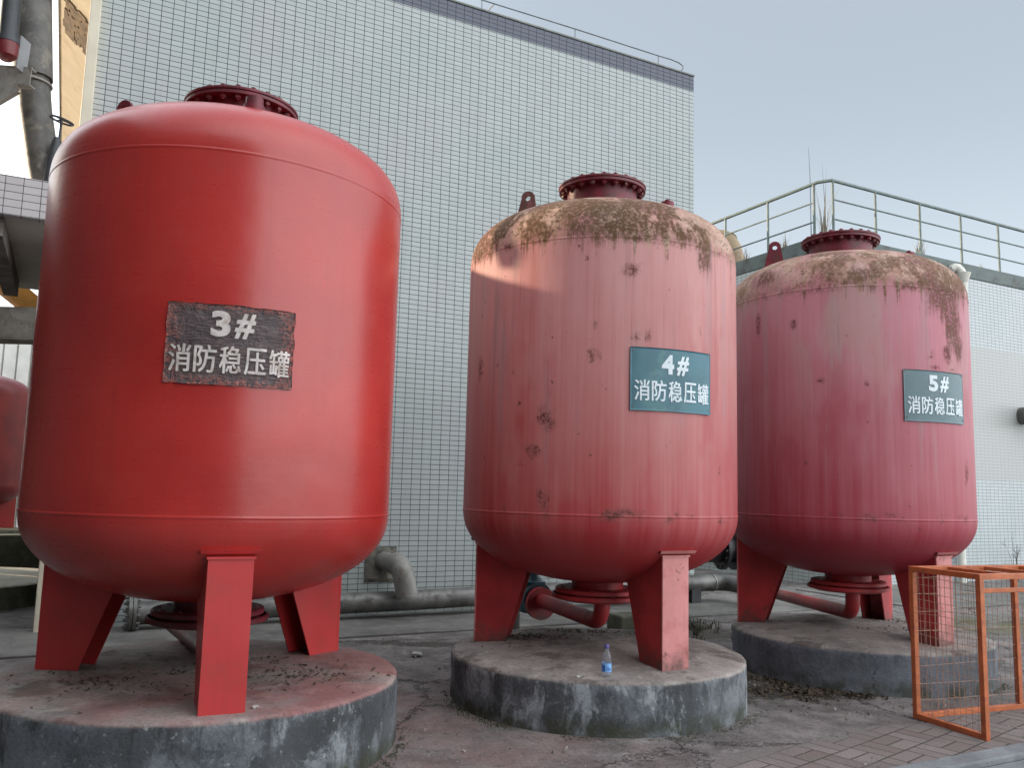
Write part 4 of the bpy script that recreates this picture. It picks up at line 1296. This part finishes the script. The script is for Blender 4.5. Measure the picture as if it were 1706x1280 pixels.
def gate_valve():
    base = Vector((0.7797, 7.0934, 0.585)) + (-WN + WD * 0.085).normalized() * 1.20
    root = empty('gate_valve', base, WANG)
    tag(root, 'teal gate valve with a round handwheel on the outlet pipe of the middle tank', 'valve')
    y0 = 0.03
    MB().cyl((0, y0, 0), (0, y0 + 0.04, 0), 0.155, 28).build('near_flange', M['teal'], root)
    MB().cyl((0, y0 + 0.22, 0), (0, y0 + 0.26, 0), 0.155, 28).build('far_flange', M['teal'], root)
    b = MB()
    b.cyl((0, y0 + 0.03, 0), (0, y0 + 0.23, 0), 0.10, 24)
    b.lathe([(0.115, -0.12), (0.12, 0.0), (0.11, 0.10), (0.13, 0.135), (0.13, 0.16), (0.10, 0.165), (0.065, 0.21), (0.055, 0.25), (0.0, 0.25)], 28, c=(0, y0 + 0.13, 0))
    b.build('body', M['teal'], root)
    MB().cyl((0, y0 + 0.13, 0.24), (0, y0 + 0.13, 0.35), 0.017, 12).build('stem', M['teal'], root)
    b = MB()
    c = Vector((0, y0 + 0.13, 0.325))
    b.tube([c + Vector((0.085 * math.cos(a), 0.085 * math.sin(a), 0)) for a in [2 * PI * k / 24 for k in range(25)]], 0.011, 8, caps=False)
    for k in range(4):
        a = k * PI / 2 + 0.3
        b.tube([c, c + Vector((0.085 * math.cos(a), 0.085 * math.sin(a), 0))], 0.008, 6)
    b.build('handwheel', M['teal'], root)
    b = MB()
    b.tube([(0, y0 + 0.26, 0)] + bend((0, y0 + 0.26, 0), (0, y0 + 0.5, 0), (0, y0 + 0.5, -0.6), 0.1) + [(0, y0 + 0.5, -0.57)], 0.066, 18)
    b.build('tail_pipe', M['galv'], root)
gate_valve()

def black_pipe():
    root = empty('black_flanged_pipe', (2.9, 11.0, 0.92), R(14))
    tag(root, 'thick black iron pipe with bolted flanges between the middle and right tanks', 'pipe')
    MB().cyl((-1.6, 0, 0), (0.0, 0, 0), 0.16, 28).build('pipe', M['blackpipe'], root)
    for x in (-0.19, -0.02, 0.05):
        f = MB().cyl((x - 0.02, 0, 0), (x + 0.02, 0, 0), 0.25, 36).build('flange', M['blackpipe'], root)
        if x != -0.02:
            for i in range(14):
                a = 2 * PI * i / 14
                MB().cyl((x - 0.045, 0.21 * math.cos(a), 0.21 * math.sin(a)), (x + 0.03, 0.21 * math.cos(a), 0.21 * math.sin(a)), 0.016, 6).build('bolt', M['galv'], f)
    MB().cyl((0.0, 0, 0), (0.9, 0, 0), 0.17, 28).build('valve_body', M['blackpipe'], root)
    MB().box((-0.9, 0, -0.55), (0.22, 0.22, 0.74)).build('support', M['apron'], root)
black_pipe()

def pipe_block():
    o = MB().box((0, 0, 0.14), (0.55, 0.3, 0.30), bev=0.02).build('concrete_block', M['mossy'])
    o.location = (1.42, 9.6, 0); o.rotation_euler = (0, 0, WANG)
    tag(o, 'dark mossy concrete block on the ground behind the middle tank', 'block')
pipe_block()

# ------------------------------------------------------------------ orange cage
def cage():
    root = empty('wire_cage', Vector((3.075, 6.557, 0)), math.atan2(0.40, 1.046) )
    tag(root, 'orange steel cage of box frame and wire mesh standing open on the brick paving', 'cage')
    Wd, Dp, H, s = 2.1, 0.585, 1.115, 0.04
    def bar(name, p, q, w=s, h=s):
        MB().bar(p, q, w, h, bev=0.003).build(name, M['orange'], root)
    x0, x1, y0, y1 = 0.0, Wd, 0.0, -Dp
    for x in (x0, x1):
        for y in (y0, y1):
            bar('post', (x, y, 0.0), (x, y, H - s))
    for x in (x0, x1):
        bar('end_rail', (x, y0 - s / 2, 0.022), (x, y1 + s / 2, 0.022))
        bar('end_rail', (x, y0 + s / 2, H - s / 2), (x, y1 - s / 2, H - s / 2))
    bar('long_rail', (x0 + s / 2, y0, 0.022), (x1 - s / 2, y0, 0.022))
    bar('long_rail', (x0 + s / 2, y0, H - s / 2), (x1 - s / 2, y0, H - s / 2))
    bar('long_rail', (x0 + s / 2, y1, H - s / 2), (x1 - s / 2, y1, H - s / 2))
    bar('long_rail', (x0 + s / 2, y1, H - 0.115), (x1 - s / 2, y1, H - 0.115), 0.03, 0.03)
    for t in (0.36, 0.74, 1.12, 1.5, 1.88):
        bar('roof_bar', (t, y0 - s / 2, H - 0.022), (t, y1 + s / 2, H - 0.022), 0.035, 0.03)
    bar('mid_post', (1.06, y0, 0.045), (1.06, y0, H - s))
    rnd = random.Random(4)
    b = MB()
    r = 0.0019
    k = 0
    y = -0.05
    while y > y1 + 0.03:
        b.tube([(x0 + 0.004, y + rnd.uniform(-.006, .006), 0.04), (x0 + 0.006, y + rnd.uniform(-.01, .01), 0.55), (x0 + 0.004, y + rnd.uniform(-.006, .006), H - s)], r, 5)
        y -= 0.048
    z = 0.09
    while z < H - 0.06:
        b.tube([(x0 - 0.004, y0 - 0.02, z + rnd.uniform(-.012, .012)), (x0 - 0.004, y1 / 2, z + rnd.uniform(-.012, .012)), (x0 - 0.004, y1 + 0.02, z + rnd.uniform(-.012, .012))], r, 5)
        z += 0.052 if z > 0.55 else 0.075
    b.build('end_mesh', M['mesh'], root)
    b = MB()
    x = 0.05
    while x < x1 - 0.03:
        b.tube([(x, y0 + 0.004, 0.04), (x + rnd.uniform(-.006, .006), y0 + 0.006, 0.5), (x, y0 + 0.004, H - 0.04)], r, 5)
        x += 0.055
    z = 0.12
    while z < H - 0.06:
        b.tube([(x0 + 0.02, y0 - 0.004, z + rnd.uniform(-.01, .01)), (x1 / 2, y0 - 0.004, z + rnd.uniform(-.015, .015)), (x1 - 0.02, y0 - 0.004, z + rnd.uniform(-.01, .01))], r, 5)
        z += 0.13
    b.build('back_mesh', M['mesh'], root)
cage()

# ------------------------------------------------------------------ bottle
def bottle():
    root = empty('water_bottle', (0.694, 5.985, 0.355))
    tag(root, 'clear plastic water bottle with light blue label standing on the plinth rim', 'bottle')
    b = MB()
    b.lathe([(0.0, 0.006), (0.020, 0.0), (0.031, 0.004), (0.033, 0.018), (0.031, 0.03), (0.033, 0.045), (0.0325, 0.105), (0.033, 0.11), (0.031, 0.118), (0.033, 0.126), (0.031, 0.142), (0.022, 0.172), (0.0135, 0.192), (0.0135, 0.205)], 32)
    b.build('body', M['pet'], root)
    lb = MB().lathe([(0.0336, 0.045), (0.0339, 0.05), (0.0339, 0.098), (0.0336, 0.103)], 32).build('label', M['label'], root)
    MB().lathe([(0.0344, 0.05), (0.0344, 0.092)], 8, a0=R(-150), a1=R(-112)).build('label_panel', M['label_dark'], lb)
    me = text_mesh('label_mark', 'Go', 0.03, 0.001, 0.0003)
    for v in me.vertices:
        a = R(-72) + v.co.x / 0.0345
        rr = 0.0347 + v.co.z
        v.co = Vector((rr * math.cos(a), rr * math.sin(a), 0.068 + v.co.y))
    me.materials.clear(); me.materials.append(M['label_dark'])
    o = bpy.data.objects.new('label_mark', me); COL.objects.link(o); o.parent = lb
    MB().lathe([(0.0155, 0.200), (0.0165, 0.203), (0.0165, 0.222), (0.015, 0.226), (0.0, 0.226)], 24).build('cap', M['cap'], root)
    root.scale = (1, 1, 0.99)
bottle()

# ------------------------------------------------------------------ litter, moss, plants
def flakes(name, mat, pts, size, seed, lift=0.004, curl=0.5):
    rnd = random.Random(seed)
    b = MB()
    for (x, y, z) in pts:
        s = size * rnd.uniform(0.4, 1.5)
        m = Matrix.Translation((x, y, z + lift + rnd.random() * 0.008)) @ Euler((rnd.uniform(-curl, curl), rnd.uniform(-curl, curl), rnd.uniform(0, 6.3))).to_matrix().to_4x4()
        w = s * rnd.uniform(0.25, 0.6)
        vs = [b.bm.verts.new(m @ Vector(q)) for q in ((-s, 0, 0), (-s * 0.2, w, s * 0.12), (s, rnd.uniform(-w, w) * 0.4, 0), (0, -w, s * 0.1))]
        b.face(vs)
    return b.build(name, mat, fix=False)
def blob_pts(c, sx, sy, n, zf, rot, seed):
    rnd = random.Random(seed)
    out = []
    while len(out) < n:
        u, v = rnd.gauss(0, 0.5), rnd.gauss(0, 0.5)
        x = c[0] + u * sx * math.cos(rot) - v * sy * math.sin(rot)
        y = c[1] + u * sx * math.sin(rot) + v * sy * math.cos(rot)
        if mnoise.noise(Vector((x * 3.5, y * 3.5, seed))) + rnd.uniform(-.35, .35) < -0.05: continue
        z = zf(x, y)
        if z is None: continue
        out.append((x, y, z))
    return out
def ztop(k):
    c, r, h, dm = {3: ((-1.91, 5.583), 1.19, 0.42, 0.003), 4: ((0.735, 7.02), 1.14, 0.352, 0.06), 5: ((3.38, 8.38), 1.14, 0.352, 0.05)}[k]
    def f(x, y):
        rr = math.hypot(x - c[0], y - c[1])
        return h + dm * (1 - (rr / r) ** 2) if rr < r else None
    return f
def zground(x, y):
    for c, r in (((-1.91, 5.583), 1.22), ((0.735, 7.02), 1.17), ((3.38, 8.38), 1.175)):
        if math.hypot(x - c[0], y - c[1]) < r: return None
    return 0.0
o = flakes('leaf_litter', M['leaf'], blob_pts((-2.05, 5.35), 0.9, 0.5, 420, ztop(3), 0.2, 1) + blob_pts((-1.35, 5.55), 0.6, 0.4, 160, ztop(3), 0.0, 2), 0.016, 5)
tag(o, 'dry leaf litter and crumbs on the plinth of the glossy tank', 'litter', kind='stuff')
o = flakes('leaf_litter', M['leaf'], blob_pts((0.18, 7.25), 0.45, 0.35, 330, ztop(4), 0.3, 3) + blob_pts((0.72, 7.65), 0.5, 0.25, 220, ztop(4), -0.2, 4), 0.016, 6)
tag(o, 'dark leaf litter on the plinth of the middle tank', 'litter', kind='stuff')
o = flakes('leaf_litter', M['leaf'], blob_pts((2.25, 7.55), 0.75, 0.55, 900, zground, -0.35, 7) + blob_pts((2.0, 8.2), 0.4, 0.4, 300, zground, 0, 8) + blob_pts((2.75, 7.25), 0.5, 0.2, 250, zground, 0.2, 21), 0.020, 7, 0.006, 0.8)
tag(o, 'dark leaves and soil on the ground between the middle and right plinths', 'litter', kind='stuff')
o = flakes('leaf_litter', M['leaf'], blob_pts((3.9, 8.2), 0.5, 0.2, 90, ztop(5), 0.1, 9) + blob_pts((4.1, 8.9), 0.5, 0.3, 140, ztop(5), 0.3, 10), 0.016, 8)
tag(o, 'sparse leaf litter on the plinth of the right tank', 'litter', kind='stuff')
rim = []
rnd = random.Random(31)
for c, r in (((-1.91, 5.583), 1.24), ((0.735, 7.02), 1.185), ((3.38, 8.38), 1.185)):
    for k in range(900):
        a = rnd.uniform(-PI, 0.3)
        rr = r + abs(rnd.gauss(0, 0.05))
        x, y = c[0] + rr * math.cos(a), c[1] + rr * math.sin(a)
        if mnoise.noise(Vector((x * 2.5, y * 2.5, 3))) > -0.1 and zground(x, y) is not None:
            rim.append((x, y, 0))
o = flakes('moss_fringe', M['moss'], rim, 0.010, 12, 0.001, 0.45)
tag(o, 'moss and dirt fringe round the feet of the three plinths', 'moss', kind='stuff')
grit = []
for k in range(5200):
    x, y = rnd.uniform(-2.5, 4.5), rnd.uniform(3.8, 9.5)
    if mnoise.noise(Vector((x * 1.1, y * 1.1, 9))) + rnd.uniform(-.3, .3) > 0.0 and zground(x, y) is not None:
        grit.append((x, y, 0))
b = MB()
for (x, y, z) in grit:
    s = rnd.uniform(0.003, 0.009) * (2.2 if rnd.random() < 0.06 else 1)
    bmesh.ops.create_icosphere(b.bm, subdivisions=1, radius=s, matrix=Matrix.Translation((x, y, s * 0.3)) @ Euler((rnd.random() * 3, rnd.random() * 3, 0)).to_matrix().to_4x4() @ Matrix.Diagonal((1, rnd.uniform(.5, 1), rnd.uniform(.4, .8), 1)))
o = b.build('gravel', simple('grit', (0.23, 0.205, 0.19), 0.9, var=0.75, scale=9))
tag(o, 'loose grit and small stones scattered over the concrete ground', 'gravel', kind='stuff')

def blades(b, base, n, hmin, hmax, spread, rnd, w=0.004):
    for k in range(n):
        a = rnd.uniform(0, 2 * PI)
        h = rnd.uniform(hmin, hmax)
        lean = rnd.uniform(0.05, spread)
        p = Vector(base) + Vector((rnd.gauss(0, 0.03), rnd.gauss(0, 0.03), 0))
        d = Vector((math.cos(a), math.sin(a), 0))
        t = Vector((-d.y, d.x, 0)) * w
        pts = [p, p + d * lean * h * 0.3 + Vector((0, 0, h * 0.5)), p + d * lean * h + Vector((0, 0, h))]
        v = [b.bm.verts.new(pts[0] - t), b.bm.verts.new(pts[0] + t), b.bm.verts.new(pts[1] + t * .8), b.bm.verts.new(pts[1] - t * .8), b.bm.verts.new(pts[2])]
        b.face(v[:4]); b.face((v[3], v[2], v[4]))
def roof_grass(t, off, n, h0, h1, spread, label, seed, w=0.007):
    b = MB()
    blades(b, (0, 0, 0), n, h0, h1, spread, random.Random(seed), w)
    o = b.build('grass_tuft', M['straw'], fix=False)
    o.location = small_pt(t, off, 6.57)
    tag(o, label, 'grass', 'dry grass on the flat roof')
roof_grass(0.26, -0.34, 24, 0.5, 1.4, 0.66, 'tall dry grass tuft at the corner of the roof railing', 3)
roof_grass(0.25, -1.35, 26, 0.15, 0.42, 0.6, 'short dry grass tuft by the left run of the roof railing, nearer the corner', 4, 0.008)
roof_grass(0.22, -2.45, 26, 0.15, 0.42, 0.6, 'short dry grass tuft by the left run of the roof railing, near the tan duct', 5, 0.008)
roof_grass(2.95, -0.25, 34, 0.15, 0.50, 0.6, 'short dry grass tuft by the roof railing behind the right tank', 6, 0.008)
roof_grass(5.0, -0.25, 10, 0.12, 0.30, 0.5, 'sparse dry grass tuft by the right end of the roof railing', 7, 0.008)
b = MB(); b.tube([(0, 0, 0), (0.0, 0, 1.2), (-0.02, 0, 1.95)], [0.010, 0.007, 0.003], 6)
o = b.build('lightning_rod', M['wire']); o.location = small_pt(0.20, -0.6, 6.57)
tag(o, 'thin upright rod rising behind the corner of the roof railing', 'rod')
def dead_weed():
    rnd = random.Random(8)
    root = empty('dead_weed', small_pt(4.9, 0.25, 0))
    tag(root, 'thin leafless weed growing at the foot of the low tiled building', 'plant')
    b = MB()
    for k in range(7):
        a = rnd.uniform(-0.3, 0.3)
        p0 = Vector((rnd.uniform(-.06, .06), 0, 0)); p1 = p0 + Vector((a * 0.3, 0, 0.6)); p2 = p1 + Vector((a * 0.7, rnd.uniform(-.1, .1), rnd.uniform(0.3, 0.6)))
        b.tube([p0, p1, p2], [0.007, 0.005, 0.002], 5)
        for j in range(4):
            q = p1.lerp(p2, rnd.random()); b.tube([q, q + Vector((rnd.uniform(-.2, .2), rnd.uniform(-.08, .08), rnd.uniform(.05, .2)))], [0.004, 0.002], 4)
    b.build('stems', M['leaf'], root)
    root.scale = (0.7, 0.7, 0.75)
dead_weed()
b = MB()
rg = random.Random(15)
for k in range(60):
    blades(b, (2.15 + rg.gauss(0, .22), 10.4 + rg.gauss(0, .35), 0), 9, 0.03, 0.10, 1.2, rg, 0.005)
for k in range(26):
    a = rg.uniform(-2.9, -2.2); blades(b, (0.735 + 1.20 * math.cos(a), 7.02 + 1.20 * math.sin(a), 0), 5, 0.015, 0.04, 1.2, rg, 0.003)
o = b.build('weeds', M['moss'], fix=False)
tag(o, 'low green weeds on the ground by the pipe support between the tanks', 'weeds', kind='stuff')
# white scraps
def scrap(loc, s, seed, label):
    rs = random.Random(seed)
    b = MB()
    bmesh.ops.create_icosphere(b.bm, subdivisions=2, radius=s)
    for v in b.bm.verts:
        v.co *= rs.uniform(0.55, 1.25)
        v.co.z *= 0.45
    o = b.build('paper_scrap', M['rubbish'], sharp=10)
    for p in o.data.polygons: p.use_smooth = False
    o.location = Vector(loc) + Vector((0, 0, s * 0.35)); o.rotation_euler = (0, 0, rs.random() * 6)
    tag(o, label, 'rubbish', 'white scraps lying about')
scrap((2.12, 9.15, 0), 0.075, 1, 'crumpled white scrap nearest the left rim of the right plinth')
scrap((1.98, 9.32, 0), 0.06, 2, 'crumpled white scrap just behind another one beside the right plinth')
scrap((-1.33, 4.72, 0.42), 0.022, 4, 'small white crumb by the front leg of the glossy tank')
scrap((0.80, 6.03, 0.355), 0.02, 5, 'white crumb just right of the water bottle')
scrap((0.50, 5.98, 0.355), 0.02, 6, 'white crumb left of the water bottle on the plinth rim')
scrap((-0.14, 6.68, 0.37), 0.018, 7, 'white crumb near the left leg of the middle tank')
scrap((-0.85, 8.4, 0), 0.06, 8, 'pale scrap on the ground between the glossy and middle tanks')
o = MB().bar((1.88, 8.95, 0.02), (2.15, 9.02, 0.05), 0.05, 0.012).build('broken_lath', M['rubbish'])
tag(o, 'short broken pale lath lying beside the right plinth', 'lath')

# ------------------------------------------------------------------ masses beyond the frame that shade the yard
def rear_building():
    root = empty('workshop_building', Vector((-6.5, -5.0, 0)))
    tag(root, 'dark workshop building behind the viewer, out of frame', 'building')
    MB().box((0.75, -3.0, 5.6), (20.5, 6.0, 11.2)).build('wall', M['dull'], root)
    root2 = empty('side_blocker', Vector((-12.0, 5.0, 0)))  # added unseen mass, blocks low sun and its reflection in the near tank
    tag(root2, 'grey unseen block added left of the yard to stop low sun, out of frame', 'building')
    MB().box((0, 5.2, 2.3), (6.0, 4.6, 4.6)).build('wall', M['dull'], root2)
    MB().box((0.0, -3.2, 6.0), (6.0, 12.2, 12.0)).build('wall', M['dull'], root2)
rear_building()
